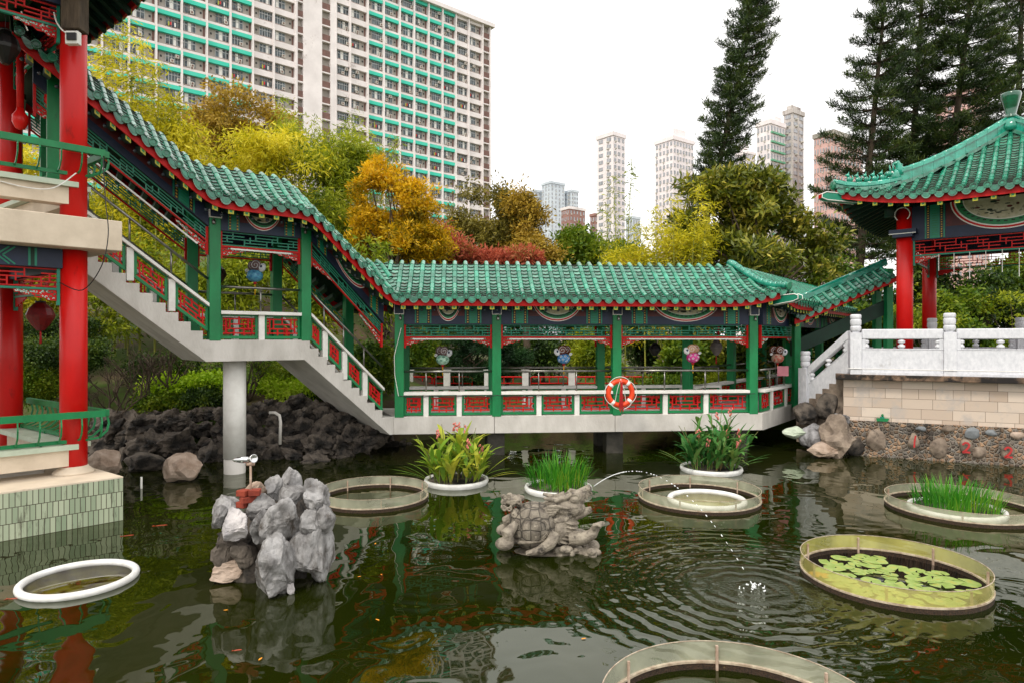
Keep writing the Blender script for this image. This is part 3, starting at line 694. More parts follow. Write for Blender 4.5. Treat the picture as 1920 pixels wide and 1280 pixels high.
pc = MB(); pcx = T(440, 800, 13.75); pc.tube([(pcx[0], pcx[1], .32), (pcx[0], pcx[1], 2.38)], .225, M_white, 32); pc.build('support_column', stair)
pc = MB(); pc.tube([(pcx[0], pcx[1], -.9), (pcx[0], pcx[1], .32)], .215, M_conc2, 32); pc.build('column_foot', stair)
# ---------------------------------------------------------------- square pavilions with hipped roofs
def pyr_h(a, H): return H * (a ** 1.45)
class Pyr:
    def __init__(s, O, e1, e2, L, ov, ze, H, lift, llen):
        s.O, s.e1, s.e2, s.L, s.ov, s.ze, s.H, s.lf, s.ll = O, e1, e2, L, ov, ze, H, lift, llen
        s.a = L / 2 + ov; s.c = O + (e1 + e2) * L / 2
    def zl(s, u, v):
        t = max(0, (abs(u) - (s.a - s.ll)) / s.ll); return s.ze + pyr_h(min(1, max(v, 0) / s.a), s.H) + s.lf * t * t * max(0, 1 - v / s.a * .9)
    def P(s, e, n): return lambda u, v: s.c + e * u + n * (v - s.a) + UP * s.zl(u, v)
    def sides(s): return [(s.e1, s.e2), (s.e2, s.e1), (s.e1, -s.e2), (s.e2, -s.e1)]
    def build(s, root, which=(0, 1, 2, 3), tiles=True):
        mb = MB(); ub = MB(); fa = MB(); ra = MB()
        for k in which:
            e, n = s.sides()[k]; P = s.P(e, n)
            if tiles:
                N = int(2 * s.a / .262); us = [-s.a + .06 + (2 * s.a - .12) * i / N for i in range(N + 1)]
                tiled_face(mb, P, us, s.a, lambda u, v: abs(u) < s.a - v + .03, cov=.062)
            uu = np.linspace(-s.a + .03, s.a - .03, 29)
            for a, b in zip(uu[:-1], uu[1:]):
                for v0, v1 in zip(np.linspace(.04, s.a, 9)[:-1], np.linspace(.04, s.a, 9)[1:]):
                    if abs((a + b) / 2) > s.a - (v0 + v1) / 2 + .12: continue
                    ub.add([P(a, v0) - UP * .1, P(b, v0) - UP * .1, P(b, v1) - UP * .1, P(a, v1) - UP * .1], [(0, 1, 2, 3)], M_dgreen)
                p = [P(a, .05), P(b, .05), P(b, .09), P(a, .09)]; fa.hexa([q - UP * .24 for q in p] + [q - UP * .06 for q in p], M_redw)
            u = -s.a + .25
            while u < s.a - .2:
                vin = min(s.ov + .45, s.a - abs(u)); z0 = P(u, .09)[2] - .32
                if vin > .25:
                    w_ = e * .052; p0 = P(u, .09); p1 = P(u, vin); p0[2] = z0; p1[2] = max(p1[2] - .26, z0 + .05)
                    ra.hexa([p0 - w_, p0 + w_, p1 + w_, p1 - w_, p0 - w_ + UP * .1, p0 + w_ + UP * .1, p1 + w_ + UP * .1, p1 - w_ + UP * .1], M_dgreen)
                    q = p0 - n * .008; ra.hexa([q - w_, q + w_, p0 + w_, p0 - w_, q - w_ + UP * .1, q + w_ + UP * .1, p0 + w_ + UP * .1, p0 - w_ + UP * .1], M_yel)
                    q = p0 - n * .012 + UP * .03; q2 = p0 - n * .008 + UP * .03; h_ = e * .024; ra.hexa([q - h_, q + h_, q2 + h_, q2 - h_, q - h_ + UP * .04, q + h_ + UP * .04, q2 + h_ + UP * .04, q2 - h_ + UP * .04], M_green)
                u += .34
        if tiles: mb.build('roof_tiles', root, recalc=False)
        ub.build('roof_boarding', root, recalc=False); fa.build('fascia_board', root); ra.build('rafters', root)
    def hip(s, root, sx, sy, figures=False):
        """ridge from the apex to the corner (sx,sy)"""
        pt = lambda q, dz=0: s.c + (s.e1 * sx + s.e2 * sy) * (s.a * q) + UP * (s.zl(s.a * q, s.a * (1 - q)) + dz)
        d = nrm(s.e1 * sx + s.e2 * sy); side = A3(-d[1], d[0], 0); b = MB(); qs = np.linspace(.03, 1.0, 17)
        for i, (q0, q1) in enumerate(zip(qs[:-1], qs[1:])):
            tall = .36 if q1 < .66 else .17
            for (w_, z0, z1, m) in ((.11, -.03, .07, M_tile2), (.085, .07, tall - .07, M_ridge), (.105, tall - .07, tall, M_ridge)):
                q0_ = q0 + .0015
                b.hexa([pt(q0_, z0) - side * w_, pt(q1, z0) - side * w_, pt(q1, z0) + side * w_, pt(q0_, z0) + side * w_,
                        pt(q0_, z1) - side * w_ * .9, pt(q1, z1) - side * w_ * .9, pt(q1, z1) + side * w_ * .9, pt(q0_, z1) + side * w_ * .9], m)
            b.tube([pt(q0, tall), pt(q1, tall)], .055, M_ridge, 8)
        b.build('hip_ridge', root)
        t = MB(); p = pt(1.0, .06); t.lathe(p, [(.01, .0), (.11, 0), (.11, .04), (.08, .05)], M_tiled, 16, d); t.build('ridge_end_tile', root)
        h = MB(); c_ = pt(1.0, -.33); pr = [(-.6, -.06), (.22, .0), (.36, .05), (.36, .15), (.24, .2), (-.6, .14)]
        h.poly([c_ + d * a + UP * z - side * .09 for a, z in pr], side * .18, M_teal)
        for k in (-1, 1): h.tube([c_ + d * a + UP * z + side * .094 * k for a, z in pr], .014, M_white, 4, closed=True)
        h.poly([c_ + d * .362 + UP * (.05) - side * .07, c_ + d * .362 + UP * .05 + side * .07, c_ + d * .362 + UP * .15 + side * .07, c_ + d * .362 + UP * .15 - side * .07], d * .01, M_redw)
        h.build('beam_head', root)
        if figures:
            # horned dragon head ending the tall part of the ridge
            c_ = pt(.66, .12); b = MB(); rot = np.column_stack([d, side, UP])
            b.ell(c_ + UP * .12 - d * .02, .17, .10, .18, M_ridge, 12, 8, rot); b.ell(c_ + d * .17 + UP * .17, .11, .08, .07, M_ridge, 10, 6, rot); b.ell(c_ + d * .14 + UP * .06, .09, .06, .04, M_ridge, 10, 6, rot)
            b.tube([c_ - d * .1 + UP * .15, c_ - d * .13 + UP * .32, c_ - d * .04 + UP * .47, c_ + d * .05 + UP * .43], [.11, .10, .075, .03], M_ridge, 8)
            for k in (-1, 1): b.tube([c_ + d * .08 + side * .05 * k + UP * .22, c_ + d * .1 + side * .07 * k + UP * .42], [.03, .012], M_ridge, 6); b.ell(c_ + d * .13 + side * .08 * k + UP * .2, .025, .025, .025, M_white, 6, 4)
            for i in range(7): b.ell(c_ - d * (.14 - .0 * i) + UP * (.05 + .06 * i), .05, .09, .035, M_ridge, 8, 5, rot)
            b.build('dragon_head_ornament', root)
            for i, q in enumerate((.73, .775, .82, .865, .915)):
                c_ = pt(q, .21); b = MB(); b.ell(c_ + UP * .07, .07, .05, .075, M_ridge, 9, 6, rot); b.ell(c_ + UP * .17 + d * .035, .048, .04, .045, M_ridge, 9, 6, rot)
                b.tube([c_ + UP * .17 + d * .06, c_ + UP * .165 + d * .11], [.028, .014], M_ridge, 6)
                b.tube([c_ - d * .06 + UP * .02, c_ - d * .11 + UP * .12, c_ - d * .08 + UP * .18], [.03, .02, .01], M_ridge, 6)
                b.tube([c_ + UP * .2 + d * .02, c_ + UP * .27], [.018, .004], M_ridge, 5); b.build('ridge_beast', root)
def column(root, c, r, z0, z1, m=None, foot=None, name='column'):
    b = MB(); b.lathe((c[0], c[1], z0), [(r, 0), (r, (z1 - z0) / 2), (r * .99, z1 - z0)], m or M_red, 28); o = b.build(name, root)
    if foot: f = MB(); f.lathe((c[0], c[1], z0 - .0), [(r * 1.55, 0), (r * 1.5, .03), (r * 1.12, .09), (r * 1.05, .12)], foot, 28); f.build('column_base', root)
    return o
# ---------------- left two-storey pavilion
dA = nrm(A3(-.698, -.716, 0)); dB = nrm(A3(-.797, .605, 0)); C0 = A3(-7.02, 10.42, 0)
FLA = Fr(C0, dA, A3(-.716, .698, 0)); FLB = Fr(C0, dB, A3(-.605, -.797, 0))
pav = thing('two_storey_pavilion', (C0[0] - 2, C0[1], 0), 'two-storey red-columned pavilion on a tiled plinth at the left edge', 'pavilion')
def loz(a, b): return C0 - dA * a - dB * b
def quadpts(a, b, La=8.0, Lb=4.4): return [loz(a, b), loz(a, b) + dA * La, loz(a, b) + dA * La + dB * Lb, loz(a, b) + dB * Lb]
M_plt = wallmat('celadon_plinth_tile', math.atan2(dA[1], dA[0]), 'brick', .068, .226, C(184, 192, 164), C(140, 156, 128), C(66, 54, 40), .5, .005, stain=(C(58, 50, 34), 2.2, .55, (5, 5, .8)), rough=.5, bump=.3)
M_cream = mat('cream_render', C(222, 206, 184), C(204, 188, 166), rough=.8, scale=2, bump=.1, bscale=30, c3=C(170, 152, 130), s3=1.4, t3=.6)
M_cel = mat('celadon_slab', C(196, 206, 186), C(178, 190, 168), rough=.6, scale=3)
pl = MB(); pl.poly([A3(p[0], p[1], -.9) for p in quadpts(.35, .91)], UP * 1.56, M_plt); pl.build('plinth', pav)
pl = MB(); pl.poly([A3(p[0], p[1], .66) for p in quadpts(.352, .912)], UP * .022, M_cream); pl.build('plinth_top', pav)
fl = MB(); fl.poly([A3(p[0], p[1], .682) for p in quadpts(-.3, -.3, 6, 2.4)], UP * .2, M_conc2); fl.build('floor_slab', pav)
us_ = MB(); us_.poly([A3(p[0], p[1], 4.22) for p in quadpts(.5, .5)], UP * .48, M_cream); us_.build('upper_slab', pav, bevel=.01)
for (a, b) in ((0, 0), (3.2, 0), (0, 3.05), (3.2, 3.05)):
    p = C0 + dA * a + dB * b
    column(pav, p, .19, .68, 4.22, foot=M_cream); column(pav, p, .185, 4.70, 8.70)
M_flower = mat('painted_peony', C(200, 150, 140), C(160, 60, 60), rough=.6, scale=14, c3=C(60, 90, 60), s3=8, t3=.55)
for base, zb in ((.68, 3.92), (4.70, 8.05)):
    for F in (FLA, FLB):
        v = -.02; L = 3.2 if F is FLA else 3.05
        b = MB(); b.boxf(F, .17, L - .17, v - .09, v + .09, zb, zb + .295, M_blue)
        b.boxf(F, .5, .53, v - .096, v - .085, zb + .01, zb + .285, M_teal); b.boxf(F, .58, .61, v - .096, v - .085, zb + .01, zb + .285, M_teal)
        b.boxf(F, .53, .58, v - .094, v - .085, zb + .01, zb + .285, M_dgreen)
        for dx in (0, .07):
            for sg in (-1, 1): b.bar(F(.92 + dx, v - .095, zb + .145), F(.77 + dx, v - .095, zb + .145 + sg * .13), .01, .022, M_teal)
        el = [F(1.5 + .42 * math.cos(t), v - .092, zb + .147 + .13 * math.sin(t) * (1 + .08 * math.cos(6 * t))) for t in np.linspace(0, 2 * math.pi, 40)[:-1]]
        b.poly(el, F.n * .004, M_paint)
        rot = np.column_stack([F.e, F.n, UP])
        for q in range(7): b.ell(F(1.45 + .05 * math.cos(q * .9), v - .098, zb + .15 + .04 * math.sin(q * .9)), .045, .003, .035, M_flower, 10, 5, rot)
        for q in range(8): b.ell(F(1.25 + .06 * q, v - .096, zb + .08 + .03 * (q % 3)), .035, .002, .014, M_dgreen, 8, 4, rot)
        b.build('painted_beam', pav)
        frieze(F, pav, .19, L - .19, v, zb, h=.30, m=M_redw, frame=M_teal)
    # curved backrest rail and bench
for F, L, zf in ((FLA, 6.0, .68), (FLB, 3.3, .68), (FLA, 6.0, 4.70), (FLB, 3.3, 4.70)):
    lo_ = zf < 1; n_ = MB(); zt = zf + (1.0 if lo_ else 1.13); zb = zf + (.52 if lo_ else .72)
    oth = .35
    n_.bar(F(-oth, -oth, zt - .05), F(L, -oth, zt - .05), .075, .10, M_green); n_.bar(F(-.08, -.12, zb), F(L, -.12, zb), .05, .055, M_green)
    u = -.3
    while u < L:
        pts = [F(u * (1 if u > 0 else .45) , -.12, zb), F(u, -.26, zb + .04), F(u, -.37, zb + .14), F(u, -.40, zb + .26), F(u, -.37, zt - .1)]
        for a, b in zip(pts[:-1], pts[1:]): n_.bar(a, b, .018, .03, M_green)
        u += .27
    for uu in (.45, 1.6, 2.8): n_.bar(F(uu, -.1, zb - .22), F(uu, -.1, zb), .03, .03, M_green, up=F.e)
    n_.build('backrest_rail', pav)
    bn = MB(); bn.boxf(F, -.02, L, -.24, .22, zf + (.40 if lo_ else .50), zf + (.48 if lo_ else .58), M_cel); bn.build('bench_seat', pav)
    bn = MB(); bn.boxf(F, .1, L, -.17, .1, zf + (.14 if lo_ else .23), zf + (.395 if lo_ else .495), M_cream); bn.build('bench_beam', pav)
PL = Pyr(C0, dA, dB, 3.2, 1.0, 8.68, 2.6, .5, 1.6); PL.build(pav)
PL.hip(pav, -1, -1); 
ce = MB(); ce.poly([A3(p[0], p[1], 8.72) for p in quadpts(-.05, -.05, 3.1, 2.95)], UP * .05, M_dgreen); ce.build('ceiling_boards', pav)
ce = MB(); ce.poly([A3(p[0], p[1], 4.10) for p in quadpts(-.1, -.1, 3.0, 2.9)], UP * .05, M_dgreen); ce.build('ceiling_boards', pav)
fn = MB()
for px, py, Yd in ((96, 190, 11.4), (38, 225, 11.2)):
    c_ = T(px, py, Yd); fn.tube([c_ + UP * .2, c_ + UP * 1.3], .055, M_redw, 8); fn.lathe(c_ - UP * .18, [(.01, 0), (.07, .03), (.12, .14), (.12, .24), (.06, .33), (.055, .38)], M_red, 14)
fn.build('hanging_post', pav)
b = MB(); c_ = T(142, 30, 10.15); b.box(c_[0] - .145, c_[0] + .145, c_[1] - .14, c_[1] + .1, c_[2] - .26, c_[2] + .6, M_bark); b.build('beam_casing', pav, bevel=.01)
sp = thing('spotlight', T(141, 78, 10.1), 'small white-framed black floodlight clamped high on the front red column', 'floodlight')
b = MB(); c_ = T(141, 75, 10.12); b.box(c_[0] - .1, c_[0] + .1, c_[1] - .09, c_[1] + .0, c_[2] - .1, c_[2] + .1, M_white); b.build('housing', sp, bevel=.006)
b = MB(); b.box(c_[0] - .06, c_[0] + .085, c_[1] - .12, c_[1] - .09, c_[2] - .05, c_[2] + .06, M_black); b.build('lens', sp, bevel=.004)
def cable(name, pts, r, m, label, n=5):
    b = MB(); P_ = [np.array(p, float) for p in pts]; o = []
    for i in range(len(P_) - 1):
        for t in np.linspace(0, 1, 7)[:-1]:
            p0 = P_[max(i - 1, 0)]; p1 = P_[i]; p2 = P_[i + 1]; p3 = P_[min(i + 2, len(P_) - 1)]
            o.append(.5 * (2 * p1 + (p2 - p0) * t + (2 * p0 - 5 * p1 + 4 * p2 - p3) * t * t + (3 * p1 - p0 - 3 * p2 + p3) * t ** 3))
    o.append(P_[-1]); b.tube(o, r, m, n); return tag(b.build(name), label, 'cable')
cable('cable', [T(193, 296, 10.3), T(198, 380, 10.2), T(203, 440, 10.15), T(190, 500, 10.1), T(155, 544, 10.15), T(112, 530, 10.2)], .008, M_black, 'thin black cable looping down past the pavilion column')
cable('cable', [T(40, 22, 10.0), T(45, 40, 10.0), T(52, 58, 10.0)], .01, M_conc, 'short grey cable at the top left lattice')
cable('cable', [T(0, 340, 9.6), T(50, 352, 9.8), T(100, 353, 9.9), T(143, 325, 10.1)], .009, M_white, 'white cable strung along the upper bench edge')
cable('cable', [T(101, 24, 10.1), T(106, 42, 10.05), T(118, 58, 10.0), T(131, 64, 10.05)], .011, M_conc, 'grey cable feeding the floodlight on the red column')
# ---------------- right pavilion
Q0 = A3(10.2, 16.9, 0); e1 = nrm(A3(.766, -.643, 0)); e2 = nrm(A3(.643, .766, 0)); TZ = 1.97
rp = thing('garden_pavilion', (Q0[0] + 3, Q0[1], TZ), 'square red-columned pavilion with curved teal tiled roof on the stone terrace', 'pavilion')
for i, (a, b) in enumerate(((0, 0), (4.2, 0), (0, 4.2), (4.2, 4.2))): column(rp, Q0 + e1 * a + e2 * b, .19, TZ, 6.2, foot=M_marble)
PR = Pyr(Q0, e1, e2, 4.2, 1.37, 6.28, 2.05, .42, 2.6); PR.build(rp)
PR.hip(rp, -1, -1, True); PR.hip(rp, 1, -1); PR.hip(rp, -1, 1); PR.hip(rp, 1, 1)
fi = MB(); ap = PR.c + UP * (PR.ze + PR.H); fi.lathe(ap - UP * .05, [(.26, 0), (.3, .1), (.26, .2), (.22, .28), (.16, .33)], M_ridge, 20)
fi.lathe(ap + UP * .28, [(.14, 0), (.17, .05), (.13, .09), (.12, .12), (.16, .3), (.23, .58), (.25, .66), (.24, .70), (.1, .71)], M_finial, 20) if False else None
M_finial = mat('dark_glazed_finial', C(0, 96, 66), C(0, 72, 50), rough=.15, scale=8, coat=1)
fi.lathe(ap + UP * .28, [(.14, 0), (.17, .05), (.13, .09), (.11, .12), (.15, .3), (.215, .56), (.23, .64), (.22, .68), (.1, .69)], M_finial, 20)
fi.build('finial', rp)
for F in (Fr(Q0, e1, e2), Fr(Q0, e2, e1), Fr(Q0 + e2 * 4.2, e1, -e2), Fr(Q0 + e1 * 4.2, e2, -e1)):
    beam(F, rp, .17, 4.03, 0, 5.34, h=.86, sc=1.1); frieze(F, rp, .19, 4.01, 0, 5.34, h=.36, m=M_redw, frame=M_teal)
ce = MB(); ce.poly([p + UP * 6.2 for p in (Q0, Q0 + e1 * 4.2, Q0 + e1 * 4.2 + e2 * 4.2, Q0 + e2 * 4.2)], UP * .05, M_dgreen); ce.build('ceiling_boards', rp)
b = MB(); c_ = Q0 - e1 * .28 - e2 * .28 + UP * 5.36; b.tube([c_ + UP * .95 + e1 * .0, c_ + UP * .62], .14, M_dgreen, 10)
FQ = Fr(Q0 - e2 * .3, e1, e2); b.boxf(FQ, -.3, .3, -.06, .2, 5.5, 5.62, M_blue); b.boxf(FQ, -.22, .22, -.06, .2, 5.42, 5.5, M_blue); b.boxf(FQ, -.3, .3, -.068, -.062, 5.5, 5.52, M_white)
b.tube([FQ(.17 * math.cos(t), -.05, 6.0 + .17 * math.sin(t)) for t in np.linspace(-.9, math.pi + .9, 16)], .014, M_white, 5); b.build('corner_bracket', rp)
sl = thing('light_string', Q0 + UP * 5, 'row of thin white light cords hanging under the terrace pavilion lattice', 'lights')
for i in range(11):
    p = FQ(.75 + .32 * i, .25, 0); b = MB(); b.tube([p + UP * 4.95, p + UP * (4.95 - .42 - .12 * ((i * 7) % 3))], .009, M_white, 4); b.build('hanging_cord', sl)
# ---------------- terrace, balustrade
K0 = A3(8.1, 15.9, 0); FW = Fr(K0, A3(.9, -.435, 0), A3(.435, .9, 0)); wa = math.atan2(-.435, .9)
M_mason = wallmat('ashlar_facing', wa, 'brick', .62, .235, C(214, 198, 182), C(186, 166, 148), C(128, 112, 98), .37, .005, squash=.55, stain=(C(180, 170, 162), 1.6, .5, (1, 1, 1)), bump=.35)
M_pebble = wallmat('pebble_facing', wa, 'pebble', .085, .1, C(176, 142, 112), C(76, 62, 52), C(168, 158, 144), stain=(C(30, 26, 22), .9, .55))
M_coping = mat('stained_coping', C(150, 120, 96), C(96, 78, 62), rough=.85, scale=2.2, detail=9, bump=.3, bscale=20, c3=C(30, 25, 22), s3=2.6, t3=.41)
ter = thing('stone_terrace', K0, 'stone terrace wall of ashlar over pebbles beside the pond', 'terrace')
b = MB(); b.boxf(FW, 0, 12, .12, 11, .845, 1.84, M_mason); b.build('ashlar_wall', ter)
b = MB(); b.boxf(FW, .02, 12, .05, 11, -.9, .845, M_pebble); b.build('pebble_wall', ter)
b = MB(); b.boxf(FW, -.17, 12, -.12, 11, 1.84, 1.97, M_coping); b.build('coping', ter, bevel=.012)
rr = random.Random(3)
def rock_bm(c, s_, seed, sub=3, cuts=7, amp=.18, fine=.06, yaw=0, block=False):
    bm = bmesh.new(); bmesh.ops.create_icosphere(bm, subdivisions=sub, radius=1); r_ = random.Random(seed)
    pls = [(Vector((r_.gauss(0, 1), r_.gauss(0, 1), r_.gauss(0, .8))).normalized(), r_.uniform(.5, .8) if block else r_.uniform(.55, .85)) for _ in range(cuts + (5 if block else 0))]; amp = amp * (.62 if block else 1); o = Vector((seed * 3.1, seed * 1.7, seed * .9))
    vs = []
    for v in bm.verts:
        p = v.co.copy()
        for n_, d_ in pls:
            t = p.dot(n_) - d_
            if t > 0: p -= n_ * t * .88
        q = v.co * 1.6 + o; f = mnoise.fractal(q, 1.0, 2.0, 4); rg = abs(mnoise.noise(v.co * 2.6 + o)); hole = max(0, .16 - abs(mnoise.noise(v.co * 1.4 + o * 2))) * 1.2
        p *= 1 + amp * f - hole * amp * 2.2 + fine * (rg - .3) + fine * .5 * mnoise.noise(v.co * 8 + o)
        vs.append(p)
    cy, sy = math.cos(yaw), math.sin(yaw)
    out_ = [(c[0] + (p.x * cy - p.y * sy) * s_[0], c[1] + (p.x * sy + p.y * cy) * s_[1], c[2] + p.z * s_[2]) for p in vs]
    fs = [tuple(v.index for v in f.verts) for f in bm.faces]; bm.free(); return out_, fs
def rock(name, c, s_, m, seed, parent=None, sub=3, smooth=False, **k):
    b = MB(); v, f = rock_bm(c, s_, seed, sub, **k); b.add(v, f, m, smooth); return b.build(name, parent, loc=None if parent else c)
M_stoneA = mat('facing_boulder', C(150, 134, 118), C(104, 90, 78), rough=.85, scale=4, detail=9, bump=.6, bscale=12, c3=C(60, 52, 46), s3=3, t3=.55)
M_slate = mat('blue_grey_flag', C(134, 138, 140), C(104, 108, 112), rough=.8, scale=5, bump=.3)
NUMS = [(upx(FW, px, -.03), CZ - (py - HY) * FW(upx(FW, px, -.03), 0, 0)[1] / FPX, .17, .19, M_stoneA) for px, py in ((1714, 826), (1813, 838), (1892, 847))]
for i, (u, z, w_, h_, m) in enumerate(NUMS + list(((.75, .38, .34, .3, M_stoneA), (2.0, .3, .26, .25, M_stoneA), (1.62, .72, .12, .07, M_slate), (2.15, .76, .2, .08, M_stoneA), (2.62, .68, .19, .14, M_slate),
                                        (2.98, .72, .15, .08, M_slate), (3.45, .7, .16, .1, M_rocky), (2.75, .25, .2, .14, M_stoneA), (.3, .2, .3, .25, M_rockd), (4.3, .5, .3, .22, M_stoneA)))):
    c_ = FW(u, .06, z); rock('facing_stone', c_, (w_, .09, h_), m, 300 + i, ter, 3, True, yaw=0, cuts=4, amp=.12)
# painted numerals on the facing stones
M_redp = mat('red_marker_paint', C(190, 40, 40), C(170, 50, 50), rough=.7, scale=20)
def strokes(pts_list, u0, z0, s_, th):
    for pts in pts_list:
        P_ = [FW(u0 + a * s_, -.075, z0 + b * s_) for a, b in pts]
        for a, b in zip(P_[:-1], P_[1:]): nm.bar(a, b, .01, th, M_redp) if abs(b[2] - a[2]) < abs(np.dot(b - a, FW.e)) else nm.bar(a, b, .01, th, M_redp, up=FW.e)
two = [[(.02, .75), (.12, .95), (.32, 1), (.5, .88), (.52, .68), (.4, .45), (.2, .22), (.0, .05), (.25, .1), (.6, .08)]]
for px, py, g_ in ((1714, 826, 1), (1813, 838, 2), (1892, 847, 2)):
    nm = MB(); u = upx(FW, px, -.03); c_ = FW(u, 0, 0); z = CZ - (py - HY) * c_[1] / FPX
    if g_ == 1: strokes([[(.1, 0), (.12, .5), (.2, 1)]], u - .03, z - .14, .28, .035)
    else: strokes(two, u - .09, z - .12, .24, .04)
    nm.build('painted_number', ter)

bal = thing('stone_balustrade', FW(0, 0, TZ), 'white carved stone balustrade along the edge of the terrace', 'balustrade')
pus = [.27, 2.19, 4.11, 6.03]
def stone_post(root, p, z, F, h=1.44, w_=.125):
    b = MB(); F2 = Fr(p, F.e, F.n); b.boxf(F2, -w_, w_, -w_, w_, z, z + h - .44, M_marble)
    b.boxf(F2, -w_ * .45, w_ * .45, -w_ - .006, -w_ + .01, z + .12, z + h - .62, M_marble)
    c_ = F2(0, 0, z + h - .44); b.lathe(c_, [(w_ * .7, 0), (w_ * .7, .03), (w_ * .95, .05), (w_ * .98, .14), (w_ * .82, .165), (w_ * .98, .19), (w_ * 1.0, .30), (w_ * .85, .33), (w_ * 1.0, .355), (w_ * .98, .425), (w_ * .8, .445)], M_marble, 20)
    return b.build('post', root, bevel=.006)
def stone_rail(root, F, u0, u1, v, z, dz=0):
    """solid panel, vase balusters, top rail"""
    sl_ = dz / (u1 - u0)
    def sb(a0, a1, w_, z0, z1): return [F(a0, v - w_, z + z0 + (a0 - u0) * sl_), F(a1, v - w_, z + z0 + (a1 - u0) * sl_), F(a1, v + w_, z + z0 + (a1 - u0) * sl_), F(a0, v + w_, z + z0 + (a0 - u0) * sl_),
                                        F(a0, v - w_, z + z1 + (a0 - u0) * sl_), F(a1, v - w_, z + z1 + (a1 - u0) * sl_), F(a1, v + w_, z + z1 + (a1 - u0) * sl_), F(a0, v + w_, z + z1 + (a0 - u0) * sl_)]
    b = MB(); b.hexa(sb(u0, u1, .055, .06, .60), M_marble); b.hexa(sb(u0, u1, .10, .0, .06), M_marble); b.hexa(sb(u0, u1, .065, .60, .625), M_marble); b.build('panel', root, bevel=.004)
    b = MB(); b.hexa(sb(u0, u1, .075, .845, 1.08), M_marble); b.build('top_rail', root, bevel=.02)
    for e_ in (u0 + .04, u1 - .04): b = MB(); b.hexa(sb(e_ - .04, e_ + .04, .06, .625, .845), M_marble); b.build('jamb', root)
    for q in (.5, ) if u1 - u0 > 1 else (): 
        uu = u0 + (u1 - u0) * q; p = F(uu, v, z + .625 + (uu - u0) * sl_); b = MB(); b.lathe(p, [(.03, 0), (.075, .03), (.08, .07), (.04, .1), (.035, .12), (.075, .14), (.08, .18), (.03, .22)], M_marble, 16); b.build('baluster', root)
    for uu in (u0 + .1, u1 - .1): p = F(uu, v, z + .625 + (uu - u0) * sl_); b = MB(); b.lathe(p, [(.03, 0), (.06, .03), (.06, .07), (.035, .1), (.035, .12), (.06, .14), (.06, .18), (.03, .22)], M_marble, 12); b.build('baluster', root)
for u in pus: stone_post(bal, FW(u, .12, 0), TZ, FW)
for a, b_ in zip(pus[:-1], pus[1:]): stone_rail(bal, FW, a + .127, b_ - .127, .12, TZ)
b = MB(); b.tube([FW(.1, -.02, TZ + .14), FW(6, -.02, TZ + .13)], .009, M_white, 4); b.build('edge_cord', bal)
bal2 = thing('stone_balustrade', FW(0, 6, TZ), 'far stone balustrade seen between the terrace pavilion columns', 'balustrade')
FW2 = Fr(FW(.2, 3.6, 0), A3(.9, -.2, 0)); 
for u in (0, 2.2, 4.4, 6.6, 8.8): stone_post(bal2, FW2(u, 0, 0), TZ, FW2)
for u in (0, 2.2, 4.4, 6.6): stone_rail(bal2, FW2, u + .127, u + 2.073, 0, TZ)
# garden stair beside the terrace
SA = A3(7.80, 17.3, 0); SB = A3(8.42, 16.07, 0); FS = Fr(SA, SB - SA, A3(.893, .45, 0)); Ls = np.linalg.norm(SB - SA)
gs = thing('garden_stair', SA, 'short stone stair with white side wall between bridge end and terrace', 'stair')
for i in range(7):
    b = MB(); b.boxf(FS, Ls * i / 7 - .15, Ls + .3, -.16, 1.7, -.2 + .0 * i, 1.0 + .97 * (i + 1) / 7 - .05, M_rocky if i % 2 else M_stoneA) if False else b.boxf(FS, Ls * i / 7 - .15, Ls * (i + 1) / 7 - .151, -.16, 1.7, .1, .86 + .98 * (i + 1) / 7, M_stoneA); b.build('step', gs)
stone_rail(gs, FS, .12, Ls - .1, 0, 1.02, .93); stone_post(gs, FS(0, 0, 0), .95, FS, h=1.55)
b = MB(); b.hexa([FS(.0, -.06, .9), FS(Ls - .1, -.06, 1.6), FS(Ls - .1, .06, 1.6), FS(0, .06, .9), FS(.0, -.06, 1.02), FS(Ls - .1, -.06, 2.02), FS(Ls - .1, .06, 2.02), FS(0, .06, 1.02)], M_marble); b.build('string_wall', gs)
# sloping roofed stair up to the terrace pavilion
rs = thing('roofed_ramp', (8, 18.4, 1), 'small sloping tiled roof joining the corridor to the terrace pavilion', 'roof')
SF = Fr((7.83, 17.85), (3.0, .25)); zR = smooth_poly([-1, 0, 3.4, 5], [3.40, 3.44, 4.84, 5.5], .2)
class WR(Walk): W = .5; CV = .5; H = .32
wr_ = WR(SF, zR, -.05, 2.9, lambda u, v: True); wr_.build(rs)
b = MB()
for q0, q1 in zip(np.linspace(-.05, 2.9, 12)[:-1], np.linspace(-.05, 2.9, 12)[1:]): b.bar(SF(q0, .5, zR(q0) + .36), SF(q1, .5, zR(q1) + .36), .14, .12, M_ridge); b.tube([SF(q0, .5, zR(q0) + .43), SF(q1, .5, zR(q1) + .43)], .06, M_ridge, 8)
b.build('ridge', rs)
for u in (.1, 2.8):
    for v in (.25, .75): obox(SF, u, v, .18, .9, zR(u) + .2, M_green, 'post', rs)
b = MB(); b.boxf(SF, 0, 2.85, .3, .4, 2.35, 2.75, M_dgreen, dz=1.2); b.build('side_beam', rs)
toy = thing('toy_boat', FW(.82, -.0, .86), 'small green toy boat standing on the ledge of the pebble wall', 'toy'); c_ = FW(upx(FW, 1655, 0), .06, .86)
b = MB(); F2 = Fr(c_, FW.e, FW.n); b.poly([F2(-.12, -.05, .86), F2(.1, -.05, .86), F2(.14, -.05, .93), F2(-.13, -.05, .93)], F2.n * .09, M_green); b.build('hull', toy)
b = MB(); b.boxf(F2, -.05, .04, -.03, .02, .93, .97, M_teal); b.ell(F2(0, 0, 1.0), .03, .03, .035, M_green, 8, 6); b.build('cabin', toy)

